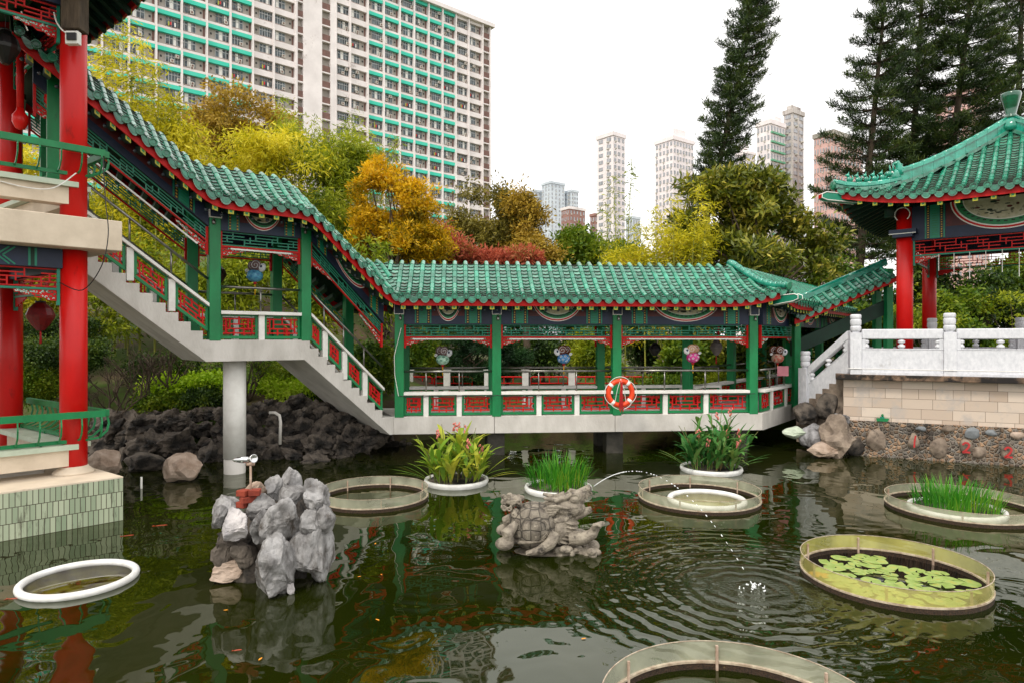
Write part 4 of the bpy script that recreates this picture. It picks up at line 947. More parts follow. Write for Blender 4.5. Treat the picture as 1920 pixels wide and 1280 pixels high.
# ---------------------------------------------------------------- rocks
def prock(name, px0, px1, py0, py1, Y_, m, seed, parent=None, dep=None, **k):
    c_ = T((px0 + px1) / 2, (py0 + py1) / 2, Y_); kk = 1.27 if k.get('block') else 1.12; sx = (px1 - px0) / 2 * Y_ / FPX * kk; sz = (py1 - py0) / 2 * Y_ / FPX * kk
    return rock(name, c_, (sx, dep or (sx + sz) / 2, sz), m, seed, parent, **k)
M_rockn = mat('rockery_limestone', C(160, 158, 157), C(88, 85, 83), rough=.7, scale=5, detail=10, bump=.9, bscale=14, c3=C(62, 52, 42), s3=4.2, t3=.55, stretch=(1, 1, .5))
rk = thing('rockery', (-2.9, 7.7, 0), 'grey limestone rockery island standing in the pond with a lamp', 'rockery')
RL = [(533, 568, 872, 935, 8.0, 0), (496, 533, 892, 934, 7.9, 0), (515, 572, 906, 952, 7.7, 0), (566, 598, 898, 930, 8.0, 0), (566, 624, 908, 960, 7.7, 0), (458, 515, 926, 970, 7.65, 0), (402, 452, 927, 972, 7.85, 0),
      (396, 424, 950, 992, 7.65, 0), (414, 470, 956, 1007, 7.45, 2), (466, 510, 960, 1012, 7.5, 0), (490, 562, 944, 1016, 7.45, 0), (558, 606, 950, 1010, 7.5, 0), (590, 630, 945, 1000, 7.6, 0), (548, 612, 975, 1086, 7.5, 0), (582, 628, 985, 1075, 7.65, 0),
      (468, 566, 1012, 1116, 7.28, 0), (545, 575, 1040, 1090, 7.5, 1), (404, 448, 1010, 1062, 7.6, 1), (435, 480, 1012, 1060, 7.55, 1), (395, 472, 1050, 1084, 7.6, 3), (400, 470, 990, 1030, 7.7, 1), (470, 560, 985, 1050, 7.85, 1), (430, 600, 930, 1090, 8.15, 1), (538, 552, 1090, 1112, 7.2, 2), (455, 500, 905, 945, 8.0, 3)]
for i, (a, b_, c1_, d1_, Y_, mm) in enumerate(RL):
    prock('rock', a, b_, c1_, d1_, Y_, (M_rockn, M_rockd, M_rockp, M_rocky)[mm], 20 + i * 3, rk, sub=5 if i in (0, 4, 8, 10, 13, 14, 15, 16) else 4, cuts=11, amp=.26, fine=.04, smooth=False, block=True)
M_brick = mat('red_brick', C(150, 62, 40), C(116, 44, 30), rough=.9, scale=10, bump=.3)
for i, (px, py, ww) in enumerate(((457, 922, 10), (478, 921, 10), (466, 934, 14), (455, 944, 8))):
    c_ = T(px, py, 7.6); b = MB(); F2 = Fr(c_, (math.cos(i * .5 - .3), math.sin(i * .5 - .3))); w2 = ww * 7.6 / FPX; b.boxf(F2, -w2, w2, -.06, .06, c_[2] - .04, c_[2] + .03, M_brick); b.build('brick', rk, bevel=.006)
M_pipe = mat('weathered_pipe', C(190, 168, 150), C(150, 120, 100), rough=.7, scale=10)
lm = thing('pond_lamp', T(470, 918, 7.6), 'chrome twin-headed spotlight on a short pipe above the rockery bricks', 'lamp')
b = MB(); b.tube([T(470, 930, 7.6), T(470, 868, 7.6)], .014, M_pipe, 8); b.tube([T(463, 869, 7.6), T(477, 869, 7.6)], .022, M_pipe, 8); b.build('pipe', lm)
M_chrome = mat('chrome', C(220, 220, 220), C(200, 200, 200), rough=.12, metal=1)
b = MB(); b.lathe(T(462, 861, 7.6), [(.012, -.04), (.035, -.02), (.04, .05), (.024, .14), (.01, .16)], M_chrome, 16, A3(-1, 0, 0)); b.build('lamp_head', lm)
b = MB(); b.lathe(T(472, 859, 7.55), [(.015, -.04), (.035, -.02), (.05, .05), (.044, .052), (.015, .02)], M_chrome, 16, A3(.7, -.6, .15)); b.build('lamp_head', lm)
i = 0
ROCKLAB = 'dark weathered limestone boulder in the rock wall along the pond edge'
for row, (py, r0, Yr, x0, x1) in enumerate(((862, 22, 15.3, 165, 640), (838, 28, 15.6, 165, 700), (808, 28, 15.9, 180, 700), (782, 24, 16.2, 230, 690), (764, 19, 16.5, 470, 680), (838, 26, 17.3, 690, 740))):
    px = x0
    while px < x1:
        r_ = r0 * rr.uniform(.75, 1.35); i += 1; px += r_ * .8
        c_ = T(px, py + rr.uniform(-8, 8) + (16 if px < 260 and row > 2 else 0), Yr + rr.uniform(-.25, .25)); k = Yr / FPX
        o = rock('boulder', c_, (r_ * k * rr.uniform(.9, 1.4), r_ * k * .9, r_ * k * rr.uniform(.65, 1.1)), M_rockd, 500 + i, yaw=rr.uniform(0, 3), amp=.42, cuts=9, fine=.12, sub=4); tag(o, ROCKLAB, 'rock', 'boulders of the pond rock wall'); px += r_ * .75
for j, (a, b_, c1_, d1_, Y_, m, lab) in enumerate(((166, 226, 846, 897, 13.1, M_rocky, 'pale tan rock beside the pavilion plinth corner'), (308, 378, 850, 902, 13.0, M_rocky, 'pale tan rock with a hole standing in the pond'),
        (235, 305, 850, 886, 14.0, M_rockd, 'low dark rock between the two tan rocks'), (1512, 1576, 830, 856, 15.5, M_rocky, 'flat pale rock at the foot of the pebble wall'),
        (1535, 1600, 778, 862, 15.75, M_stoneA, 'tall weathered rock against the corner of the terrace wall'), (1500, 1545, 790, 845, 16.2, M_rock, 'grey rock below the garden stair'), (1560, 1590, 770, 800, 15.9, M_rock, 'small pale rock topping the terrace corner rocks'),
        (1490, 1530, 755, 800, 16.8, M_rockd, 'dark rock tucked under the bridge end'), (1530, 1580, 735, 790, 16.6, M_rockd, 'dark rock below the stone stair side'), (1470, 1512, 800, 822, 16.3, M_cel, 'pale green flat rock under the bridge end'))):
    tag(prock('rock', a, b_, c1_, d1_, Y_, m, 700 + j * 2, cuts=8, amp=.2), lab, 'rock')
i = 0
for px in range(560, 1480, 44):
    i += 1; c_ = T(px, 838 + rr.uniform(-6, 4), 20.2 if px > 760 else 18); k = c_[1] / FPX; r_ = rr.uniform(24, 34)
    tag(rock('boulder', c_, (r_ * k, r_ * k, r_ * k * .9), M_rockd, 800 + i, amp=.22), 'dark rock on the far bank seen beneath the bridge deck', 'rock', 'rocks on the bank behind the bridge')
pf = MB(); pf.tube([T(525, 832, 14.6), T(526, 790, 14.6), T(524, 778, 14.6), T(516, 773, 14.6), T(505, 773, 14.6)], .035, M_conc2, 8); tag(pf.build('water_pipe'), 'bent grey pipe rising from the pond by the rock wall', 'pipe')
pf = MB(); pf.tube([Wt(265, 915) - UP * .2, Wt(265, 915) + UP * .22], .02, M_white, 8); tag(pf.build('marker_pipe'), 'thin white pipe standing in the water near the plinth', 'pipe')

# ---------------------------------------------------------------- rings, floating planters, lilies
def acryl(name, col, tr):
    m = bpy.data.materials.new(name); m.use_nodes = True; n = m.node_tree.nodes; l = m.node_tree.links; p = n["Principled BSDF"]
    p.inputs['Roughness'].default_value = .12; p.inputs['Specular IOR Level'].default_value = .5
    tc = n.new("ShaderNodeTexCoord"); ns = n.new("ShaderNodeTexNoise"); ns.inputs['Scale'].default_value = 3; ns.inputs['Detail'].default_value = 6; l.new(tc.outputs['Object'], ns.inputs['Vector'])
    cr = n.new("ShaderNodeValToRGB"); cr.color_ramp.elements[0].color = col; cr.color_ramp.elements[1].color = tuple(c * .7 for c in col[:3]) + (1,); cr.color_ramp.elements[0].position = .4; cr.color_ramp.elements[1].position = .7
    l.new(ns.outputs[0], cr.inputs[0]); l.new(cr.outputs[0], p.inputs['Base Color'])
    t = n.new("ShaderNodeBsdfTransparent"); t.inputs[0].default_value = (.93, .94, .85, 1); ms = n.new("ShaderNodeMixShader")
    mr = n.new("ShaderNodeMapRange"); mr.inputs['To Min'].default_value = tr - .12; mr.inputs['To Max'].default_value = tr + .16; l.new(ns.outputs[0], mr.inputs['Value']); l.new(mr.outputs[0], ms.inputs[0])
    l.new(p.outputs[0], ms.inputs[1]); l.new(t.outputs[0], ms.inputs[2]); l.new(ms.outputs[0], n["Material Output"].inputs[0]); return m
M_ac1 = acryl('algae_stained_acrylic', C(206, 198, 112), .40); M_ac2 = acryl('clear_acrylic', C(206, 206, 180), .50)
M_rimb = mat('rusty_mesh', C(70, 50, 34), C(34, 26, 18), rough=.85, scale=60, bump=.6, bscale=80, c3=C(120, 100, 60), s3=30, t3=.6)
M_lip = mat('acrylic_lip', C(196, 182, 160), C(150, 130, 110), rough=.4, scale=12)
def ring(c, Rr, label, ac, h=.17, tilt=None):
    r0 = thing('plant_ring', c, label, 'ring', 'acrylic rings in the pond'); N = 72
    def shell(name, ra, rb, z0, z1, m):
        b = MB(); vs = []
        for (r_, z) in ((ra, z0), (ra, z1), (rb, z1), (rb, z0)): vs += [(c[0] + r_ * math.cos(2 * math.pi * k / N), c[1] + r_ * math.sin(2 * math.pi * k / N), z) for k in range(N)]
        b.add(vs, [(a * N + k, a * N + (k + 1) % N, ((a + 1) % 4) * N + (k + 1) % N, ((a + 1) % 4) * N + k) for a in range(4) for k in range(N)], m, False); return b.build(name, r0)
    b = MB(); b.add([(c[0] + Rr * math.cos(2 * math.pi * k / N), c[1] + Rr * math.sin(2 * math.pi * k / N), z) for z in (.075, .075 + h) for k in range(N)], [(k, (k + 1) % N, N + (k + 1) % N, N + k) for k in range(N)], ac, True); b.build('acrylic_wall', r0, recalc=False)
    shell('mesh_band', Rr - .012, Rr + .004, -.06, .055, M_rimb); shell('lower_lip', Rr - .02, Rr + .01, .055, .072, M_lip); shell('upper_lip', Rr - .004, Rr + .004, .075 + h, .081 + h, M_lip)
    for k in range(7):
        a = 2 * math.pi * k / 7 + .55; p = A3(c[0] + (Rr - .02) * math.cos(a), c[1] + (Rr - .02) * math.sin(a), 0); b = MB(); b.box(p[0] - .01, p[0] + .01, p[1] - .01, p[1] + .01, -.05, .05 + h, M_pipe); b.build('bracket', r0)
    return r0
def floatring(c, Rr, label, m=None, rt=.05, z=.03, name='floating_ring'):
    b = MB(); b.tube([(c[0] + Rr * math.cos(t), c[1] + Rr * math.sin(t), z) for t in np.linspace(0, 2 * math.pi, 65)[:-1]], rt, m or M_float, 12, closed=True); return tag(b.build(name, loc=(c[0], c[1], 0)), label, 'ring', 'white floating rings')
M_float = mat('white_plastic', C(236, 236, 234), C(216, 214, 210), rough=.4, scale=5, c3=C(150, 146, 130), s3=4, t3=.68)
R1 = A3(4.43, 7.60, 0); ring(R1, .97, 'acrylic ring with yellow algae stains holding the lily pads', M_ac1, .16)
R2 = A3(3.27, 11.4, 0); ring(R2, 1.03, 'clear acrylic ring around a white float in the middle of the pond', M_ac2, .15)
R3 = A3(-2.42, 11.45, 0); ring(R3, .93, 'empty clear acrylic ring just behind the limestone rockery', M_ac2, .14)
R4 = A3(7.38, 10.72, 0); ring(R4, 1.08, 'acrylic ring around the grassy planter at the right edge', M_ac2, .13)
R5 = A3(1.62, 4.56, 0); ring(R5, .99, 'large acrylic ring cut off by the bottom edge of the photo', M_ac2, .16)
floatring(A3(-5.02, 7.55, 0), .57, 'white floating ring by the tiled plinth, tied with a bit of cord', rt=.043)
floatring(A3(3.38, 11.3, 0), .62, 'white floating ring inside the clear acrylic ring')
def pool(c, r_, m, label):
    b = MB(); b.lathe((c[0], c[1], .003), [(r_, 0), (r_, .003)], m, 48); return tag(b.build('pool_surface', loc=(c[0], c[1], 0)), label, 'water')
def shallow(name, col, bc):
    m = bpy.data.materials.new(name); m.use_nodes = True; n = m.node_tree.nodes; l = m.node_tree.links; p = n["Principled BSDF"]
    p.inputs['Roughness'].default_value = .03; p.inputs['IOR'].default_value = 1.5
    tc = n.new("ShaderNodeTexCoord"); ns = n.new("ShaderNodeTexNoise"); ns.inputs['Scale'].default_value = 6; ns.inputs['Detail'].default_value = 7; l.new(tc.outputs['Object'], ns.inputs['Vector'])
    cr = n.new("ShaderNodeValToRGB"); cr.color_ramp.elements[0].color = col; cr.color_ramp.elements[1].color = bc; cr.color_ramp.elements[0].position = .4; cr.color_ramp.elements[1].position = .68
    l.new(ns.outputs[0], cr.inputs[0]); l.new(cr.outputs[0], p.inputs['Base Color']); return m
pool((-5.02, 7.55), .56, shallow('weedy_shallow_water', C(84, 78, 22), C(40, 26, 12)), 'weedy brown water inside the white ring by the plinth')
pool((3.38, 11.3), .61, shallow('silty_shallow_water', C(150, 142, 76), C(124, 118, 56)), 'silty yellow water inside the white float')
pool((4.43, 7.60), .94, shallow('dark_still_water', C(16, 16, 10), C(26, 24, 14)), 'black still water among the lily pads')
# lily pads
M_pad = leafmat('lily_pad', [C(96, 128, 40), C(138, 164, 76), C(160, 180, 104), C(186, 170, 64)], .15, .35)
def padmesh(seed):
    r_ = random.Random(seed); b = MB(); n_ = 26; vs = [(0, 0, .006)]
    for k in range(n_ + 1):
        a = .16 + (2 * math.pi - .32) * k / n_; q = 1 + .05 * math.sin(5 * a + seed) + r_.uniform(-.015, .015)
        vs.append((q * math.cos(a), q * math.sin(a), .02 * math.sin(3 * a + seed)))
    b.add(vs, [(0, k + 1, k + 2) for k in range(n_)], M_pad, True); o = b.build('lily_pad', recalc=False); return o
protos = [padmesh(k) for k in range(4)]; placed = []; tries = 0; used_ = set()
while len(placed) < 62 and tries < 6000:
    tries += 1; a = rr.uniform(0, 6.28); q = math.sqrt(rr.random()) * .82; x, y = R1[0] + q * math.cos(a), R1[1] + q * math.sin(a); s_ = rr.uniform(.075, .14)
    dens = math.sin(x * 3.1 + 1) + math.cos(y * 3.3)
    if dens < -.75 or any((x - p[0]) ** 2 + (y - p[1]) ** 2 < ((s_ + p[2]) * .62) ** 2 for p in placed): continue
    k = len(placed) % 4; o = protos[k] if k not in used_ else protos[k].copy()
    if k in used_: scene.collection.objects.link(o)
    used_.add(k); placed.append((x, y, s_)); o.location = (x, y, .012 + .002 * (len(placed) % 5)); o.scale = (s_, s_, s_); o.rotation_euler = (rr.uniform(-.06, .06), rr.uniform(-.06, .06), rr.uniform(0, 6.28))
    tag(o, 'round pale green lily pad floating inside the algae-stained acrylic ring', 'lily pad', 'lily pads in the acrylic ring')
o = protos[0].copy(); scene.collection.objects.link(o); o.location = (R1[0] - .78, R1[1] + .12, .02); o.scale = (.12,) * 3; o.data = o.data.copy(); o.data.materials[0] = mat('withered_leaf', C(200, 150, 30), C(170, 110, 30), rough=.6, scale=9); tag(o, 'withered orange lily pad at the left end of the ring', 'lily pad')
# tubs with plants
def tub(c, Rr, label):
    b = MB(); b.lathe((c[0], c[1], 0), [(Rr * .8, -.12), (Rr * .97, -.02), (Rr * 1.02, .05), (Rr * 1.0, .10), (Rr * .93, .10), (Rr * .9, .04), (Rr * .02, .03)], M_float, 48); t = tag(b.build('planter', loc=(c[0], c[1], 0)), label, 'planter', 'white floating planters')
    b = MB(); b.lathe((c[0], c[1], .05), [(Rr * .915, 0), (Rr * .9, .02), (Rr * .4, .03)], MATS['dark_limestone'], 32); b.build('soil', t); return t
tub(A3(-1.09, 12.75, 0), .62, 'white floating planter of the yellowish canna in front of the bridge'); tub(A3(.86, 12.1, 0), .62, 'white floating planter of grass behind the turtle statue')
tub(A3(4.27, 13.95, 0), .64, 'white floating planter of the pink flowered canna'); tub(A3(7.2, 10.55, 0), .68, 'white ribbed planter of grass inside the right acrylic ring')
def blade(vs, fs, base, az, L, w_, lean, curl, fold=.25, seg=6):
    d = A3(math.cos(az), math.sin(az), 0); s_ = A3(-math.sin(az), math.cos(az), 0); p = np.array(base, float); th = lean; k = len(vs)
    for i in range(seg + 1):
        q = i / seg; ww = w_ * (math.sin(math.pi * min(1, (q * .92 + .08))) ** .7 if q < 1 else 0.02); up_ = d * -math.sin(th) * 0 + UP
        n_ = d * math.cos(th) * -1 + UP * math.sin(th)
        vs += [p - s_ * ww / 2 + UP * ww * fold, p, p + s_ * ww / 2 + UP * ww * fold]
        p = p + (d * math.sin(th) + UP * math.cos(th)) * L / seg; th += curl / seg
    for i in range(seg):
        a = k + 3 * i; fs += [(a, a + 1, a + 4, a + 3), (a + 1, a + 2, a + 5, a + 4)]
def grass_clump(name, c, Rr, n_, hmin, hmax, m, label, cat='grass', w_=.016, lean=.28, fallen=.08):
    vs, fs = [], []
    for _ in range(n_):
        a = rng.uniform(0, 6.28); q = math.sqrt(rng.random()) * Rr; az = a + rng.uniform(-1, 1); x = rng.random() < fallen
        blade(vs, fs, (c[0] + q * math.cos(a), c[1] + q * math.sin(a), .04), az, rng.uniform(hmin, hmax) * (1.1 - .3 * q / Rr), w_ * rng.uniform(.7, 1.3), abs(rng.normal(0, lean)) + (.6 if x else 0), rng.uniform(.1, .6) + (.9 if x else 0), .15, 5)
    b = MB(); b.v = [tuple(v) for v in vs]; b.f = fs; b.m = [0] * len(fs); b.sm = [True] * len(fs); b.mats = [m]
    return tag(b.build(name, recalc=False, loc=(c[0], c[1], 0)), label, cat)
M_gr = leafmat('grass_blade', [C(30, 92, 20), C(52, 128, 24), C(84, 152, 34), C(150, 168, 50)], .3)
grass_clump('iris_plant', (.86, 12.1), .52, 420, .4, .80, M_gr, 'upright green grass-like plant in the planter behind the turtle statue', 'plant')
grass_clump('iris_plant', (7.2, 10.55), .60, 420, .3, .62, M_gr, 'upright dark green grass-like plant in the right edge planter', 'plant')
M_can1 = leafmat('canna_leaf_yellow', [C(70, 124, 36), C(120, 158, 44), C(176, 186, 58), C(206, 196, 70)], .35); M_can2 = leafmat('canna_leaf_green', [C(26, 82, 34), C(54, 116, 48), C(96, 146, 70), C(140, 160, 80)], .3)
M_pink = leafmat('pink_petal', [C(226, 110, 110), C(240, 150, 140), C(230, 130, 100)], .3); M_stem = mat('plant_stem', C(96, 130, 50), C(120, 100, 60), rough=.6, scale=8)
def canna(c, Rr, H, n_, m, label, seed, sway=0):
    r_ = random.Random(seed); root = thing('canna_plant', (c[0], c[1], .05), label, 'plant'); vs, fs = [], []; st_ = MB(); fl_ = MB()
    for _ in range(n_):
        a = r_.uniform(0, 6.28); q = math.sqrt(r_.random()) * Rr * .85; b0 = A3(c[0] + q * math.cos(a), c[1] + q * math.sin(a), .05); ln = r_.uniform(0, .42) * (q / Rr + .2); az = a + r_.uniform(-.5, .5)
        h = H * r_.uniform(.35, 1.0) * (1.12 - .45 * q / Rr); d = A3(math.cos(az), math.sin(az), 0)
        st_.tube([b0, b0 + d * h * .5 * ln + UP * h * .5, b0 + d * h * ln * 1.3 + UP * h * .9], [.011, .009, .005], M_stem, 5, False)
        for k in range(r_.randint(3, 6)):
            t = r_.uniform(.05, .85); p = b0 + d * h * ln * 1.2 * t + UP * h * .9 * t; blade(vs, fs, p, az + k * 2.5 + r_.uniform(-.5, .5), r_.uniform(.36, .66) * (1.15 - .4 * t), r_.uniform(.06, .115), r_.uniform(.15, .75), r_.uniform(.4, 1.7), .12, 6)
        if r_.random() < .10:
            p = b0 + d * h * ln * 1.3 + UP * h * .9; st_.tube([p, p + UP * .22 + d * .03], .005, M_stem, 4, False)
            for k in range(9): q_ = p + UP * (.08 + .018 * k) + A3(r_.uniform(-.04, .04), r_.uniform(-.04, .04), 0); fl_.ell(q_, .018, .018, .026, M_pink, 6, 4)
    for _ in range(10):
        a = r_.uniform(2.6, 3.9) if r_.random() < .6 else r_.uniform(-.5, .5); p = A3(c[0] + Rr * .9 * math.cos(a), c[1] + Rr * .9 * math.sin(a), .08); blade(vs, fs, p, a, r_.uniform(.5, .85), .035, r_.uniform(.8, 1.2), r_.uniform(.3, .6), .1, 7)
    b = MB(); b.v = [tuple(v) for v in vs]; b.f = fs; b.m = [0] * len(fs); b.sm = [True] * len(fs); b.mats = [m]; b.build('leaves', root, recalc=False); st_.build('stems', root, recalc=False)
    if fl_.v: fl_.build('flowers', root, recalc=False)
canna((-1.09, 12.75), .62, 1.25, 46, M_can1, 'yellow-green leafy canna with a few pink flower spikes in its planter', 4)
canna((4.27, 13.95), .64, 1.38, 54, M_can2, 'dark green leafy canna with pink flowers in its planter', 9)

# ---------------------------------------------------------------- turtle-dragon statue
SY = 8.7; ku = SY / FPX / 5.333
def S_(cx, cy, dy=0.): return A3((880 + cx / 5.333 - 960) * SY / FPX, SY + dy, CZ - (840 + cy / 5.333 - HY) * SY / FPX)
M_stat = mat('carved_stone', C(158, 148, 132), C(108, 99, 88), rough=.75, scale=9, detail=8, bump=.6, bscale=36, c3=C(50, 44, 37), s3=7, t3=.55)
def shellmat():
    m = M_stat.copy(); m.name = 'carved_shell'; n = m.node_tree.nodes; l = m.node_tree.links; p = n["Principled BSDF"]
    tc = n.new("ShaderNodeTexCoord"); v = n.new("ShaderNodeTexVoronoi"); v.feature = 'DISTANCE_TO_EDGE'; v.inputs['Scale'].default_value = 8.0; v.inputs['Randomness'].default_value = .3; l.new(tc.outputs['Object'], v.inputs['Vector'])
    s_ = n.new("ShaderNodeMath"); s_.operation = 'MULTIPLY'; s_.inputs[1].default_value = 70; l.new(v.outputs[0], s_.inputs[0]); si = n.new("ShaderNodeMath"); si.operation = 'SINE'; l.new(s_.outputs[0], si.inputs[0])
    r_ = n.new("ShaderNodeValToRGB"); r_.color_ramp.elements[0].position = .0; r_.color_ramp.elements[1].position = .09; l.new(v.outputs[0], r_.inputs[0])
    ad = n.new("ShaderNodeMath"); ad.operation = 'MULTIPLY_ADD'; l.new(si.outputs[0], ad.inputs[0]); ad.inputs[1].default_value = .14; l.new(r_.outputs[0], ad.inputs[2])
    b = n.new("ShaderNodeBump"); b.inputs['Strength'].default_value = .9; b.inputs['Distance'].default_value = .03; l.new(ad.outputs[0], b.inputs['Height']); l.new(b.outputs[0], p.inputs['Normal'])
    src = p.inputs['Base Color'].links[0].from_socket; mx = n.new('ShaderNodeMixRGB'); mx.blend_type = 'MULTIPLY'; mx.inputs[0].default_value = .8; l.new(src, mx.inputs[1]); l.new(ad.outputs[0], mx.inputs[2]); l.new(mx.outputs[0], p.inputs['Base Color']); return m
tu = thing('turtle_statue', S_(640, 1000), 'carved stone dragon-headed turtle fountain sitting in the pond', 'statue')
b = MB(); rot = Matrix.Rotation(R(-8), 3, 'Y'); rot = np.array(rot)
b.ell(S_(640, 765), 245 * ku, .35, 232 * ku, shellmat(), 40, 24, rot); b.build('shell', tu)
b = MB(); b.ell(S_(630, 862), 258 * ku, .335, 48 * ku, M_stat, 36, 10, rot); b.build('shell_rim', tu)
b = MB()
for sdy in (-.16, .16):
    b.tube([S_(470, 700, sdy * 1.4), S_(380, 780, sdy * 1.9), S_(400, 880, sdy * 1.9)], [.05, .085, .06], M_stat, 12); b.ell(S_(355, 880, sdy * 1.9), .125, .10, .085, M_stat)
    b.tube([S_(850, 800, sdy * 1.5), S_(790, 880, sdy * 2.0), S_(690, 940, sdy * 2.1), S_(590, 965, sdy * 2.1)], [.08, .075, .062, .035], M_stat, 12)
    for k in range(4): b.tube([S_(600, 950, sdy * 2.1 + .025 * (k - 1.5)), S_(560, 965, sdy * 2.1 + .035 * (k - 1.5))], [.022, .012], M_stat, 6)
b.tube([S_(820, 860), S_(900, 780), S_(960, 660)], [.2, .2, .14], M_stat, 16)
for k in range(6): b.lathe(S_(935 + 12 * k, 900 - 38 * k, -.04), [(.10, -.02), (.145, 0), (.10, .02)], M_stat, 14, A3(.25, -.1, 1))
b.tube([S_(1010, 870, -.12), S_(1130, 850, -.2), S_(1215, 800, -.22), S_(1240, 745, -.22)], [.1, .085, .07, .06], M_stat, 12)
for k in range(4): b.tube([S_(1225 + 18 * k, 750, -.22 + .03 * (k - 1.5)), S_(1222 + 24 * k, 700, -.26 + .03 * (k - 1.5)), S_(1255 + 20 * k, 690, -.29 + .03 * (k - 1.5)), S_(1280 + 14 * k, 712, -.3 + .03 * (k - 1.5))], [.03, .03, .024, .01], M_stat, 8)
b.tube([S_(1010, 900, .15), S_(1120, 900, .2), S_(1230, 930, .2)], [.1, .08, .06], M_stat, 12)
b.ell(S_(985, 590), .235, .17, .135, M_stat, 18, 12); b.tube([S_(1020, 540), S_(1110, 470), S_(1205, 395)], [.13, .095, .055], M_stat, 14); b.ell(S_(1185, 400), .055, .075, .045, M_stat)
b.tube([S_(1010, 650), S_(1110, 650), S_(1225, 603)], [.11, .07, .04], M_stat, 12)
for k in (-1, 1):
    b.ell(S_(1040, 492, -.085 * k * 1.2), .06, .045, .055, M_stat); b.tube([S_(970, 480, .1 * k), S_(1020, 435, .11 * k), S_(1075, 445, .1 * k), S_(1100, 500, .09 * k)], [.02, .03, .03, .02], M_stat, 8)
    b.tube([S_(1075, 560, .14 * k), S_(960, 565, .17 * k), S_(850, 540, .17 * k), S_(800, 600, .16 * k), S_(720, 560, .14 * k)], [.012, .02, .02, .016, .008], M_stat, 7)
    b.tube([S_(960, 470, .08 * k), S_(860, 500, .1 * k), S_(740, 475, .12 * k)], [.045, .04, .02], M_stat, 8)
    for j in range(6): b.tube([S_(1000 - 30 * j, 640 + 8 * j, .13 * k), S_(950 - 32 * j, 690 + 6 * j, .15 * k), S_(880 - 30 * j, 690 - 5 * j, .14 * k)], [.03, .026, .008], M_stat, 6)
    for j in range(4): b.tube([S_(900 - 20 * j, 560 + 20 * j, .15 * k), S_(800 - 20 * j, 550 + 30 * j, .16 * k), S_(730 - 5 * j, 580 + 30 * j, .14 * k)], [.035, .03, .01], M_stat, 6)
for j in range(5): b.tube([S_(1130 + 22 * j, 500 - 18 * j, -.06), S_(1135 + 22 * j, 540 - 18 * j, -.06)], [.016, .006], M_stat, 5)
for j in range(5): b.ell(S_(1090 + 25 * j, 450 - 18 * j), .03, .05, .03, M_stat, 8, 5)
r_ = random.Random(8)
for j in range(22): a = r_.uniform(0, 6.28); q = r_.uniform(20, 105); b.ell(S_(430 + q * math.cos(a), 520 + q * math.sin(a), r_.uniform(-.14, .1)), .05, .05, .045, M_stat, 10, 7)
for j in range(7):
    for sg in (-1,):
        cx, cy = 350 + 30 * (j % 4) * 1.6, 450 + 60 * (j // 2); pts = [S_(cx + 30 * (1 - i / 12) * math.cos(i * .8 + j), cy + 30 * (1 - i / 12) * math.sin(i * .8 + j), -.16) for i in range(11)]; b.tube(pts, .013, M_stat, 6)
bo = b.build('body', tu, recalc=False); rm = bo.modifiers.new('blend', 'REMESH'); rm.mode = 'VOXEL'; rm.voxel_size = .007; rm.use_smooth_shade = True
b = MB()
for j in range(34): cx = r_.uniform(820, 1270); cy = r_.uniform(930, 1000) + (1 - abs(cx - 1020) / 260) * 60 * r_.random(); b.ell(S_(cx, cy, r_.uniform(-.3, .1)), r_.uniform(.03, .07), r_.uniform(.03, .06), r_.uniform(.03, .05), M_stat, 10, 7)
b.ell(S_(950, 950, -.24), .1, .07, .05, M_brick if False else M_stat); b.ell(S_(1230, 950, -.1), .085, .08, .08, M_stat); b.ell(S_(760, 1030, -.05), .55, .3, .04, M_stat, 20, 8)
bo = b.build('base', tu, recalc=False); rm = bo.modifiers.new('blend', 'REMESH'); rm.mode = 'VOXEL'; rm.voxel_size = .01; rm.use_smooth_shade = True
# water jet from its mouth
M_jet = mat('spray_water', (.85, .88, .9, 1), (.95, .96, .97, 1), rough=.1, scale=20)
jet = MB(); A0 = A3(1.09, 8.68, .85); A1 = A3(SPL[0], SPL[1], 0.0); bb = 2.57; aa = bb - .85
def jp(s_): p = A0 + (A1 - A0) * s_; p[2] = .85 + aa * s_ - bb * s_ * s_; return p
jet.tube([jp(q) for q in np.linspace(0, .22, 12)], [.006] * 12, M_jet, 6)
s_ = .225
while s_ < .99:
    p = jp(s_); q = jp(s_ + .008); rr_ = r_.uniform(.0035, .008); jet.tube([p, q], [rr_ * .7, rr_], M_jet, 6); s_ += r_.uniform(.011, .026) * (1 + s_)
for k in range(34): a = r_.uniform(0, 6.28); q = abs(r_.gauss(0, .09)); p = SPL + A3(q * math.cos(a), q * math.sin(a), max(0.004, .09 * (1 - q * 6) * r_.random())); jet.ell(p, r_.uniform(.004, .014), r_.uniform(.004, .014), r_.uniform(.004, .012), M_jet, 6, 4)
tag(jet.build('water_jet', recalc=False), 'thin arcing jet of water drops spat by the turtle fountain', 'water jet')
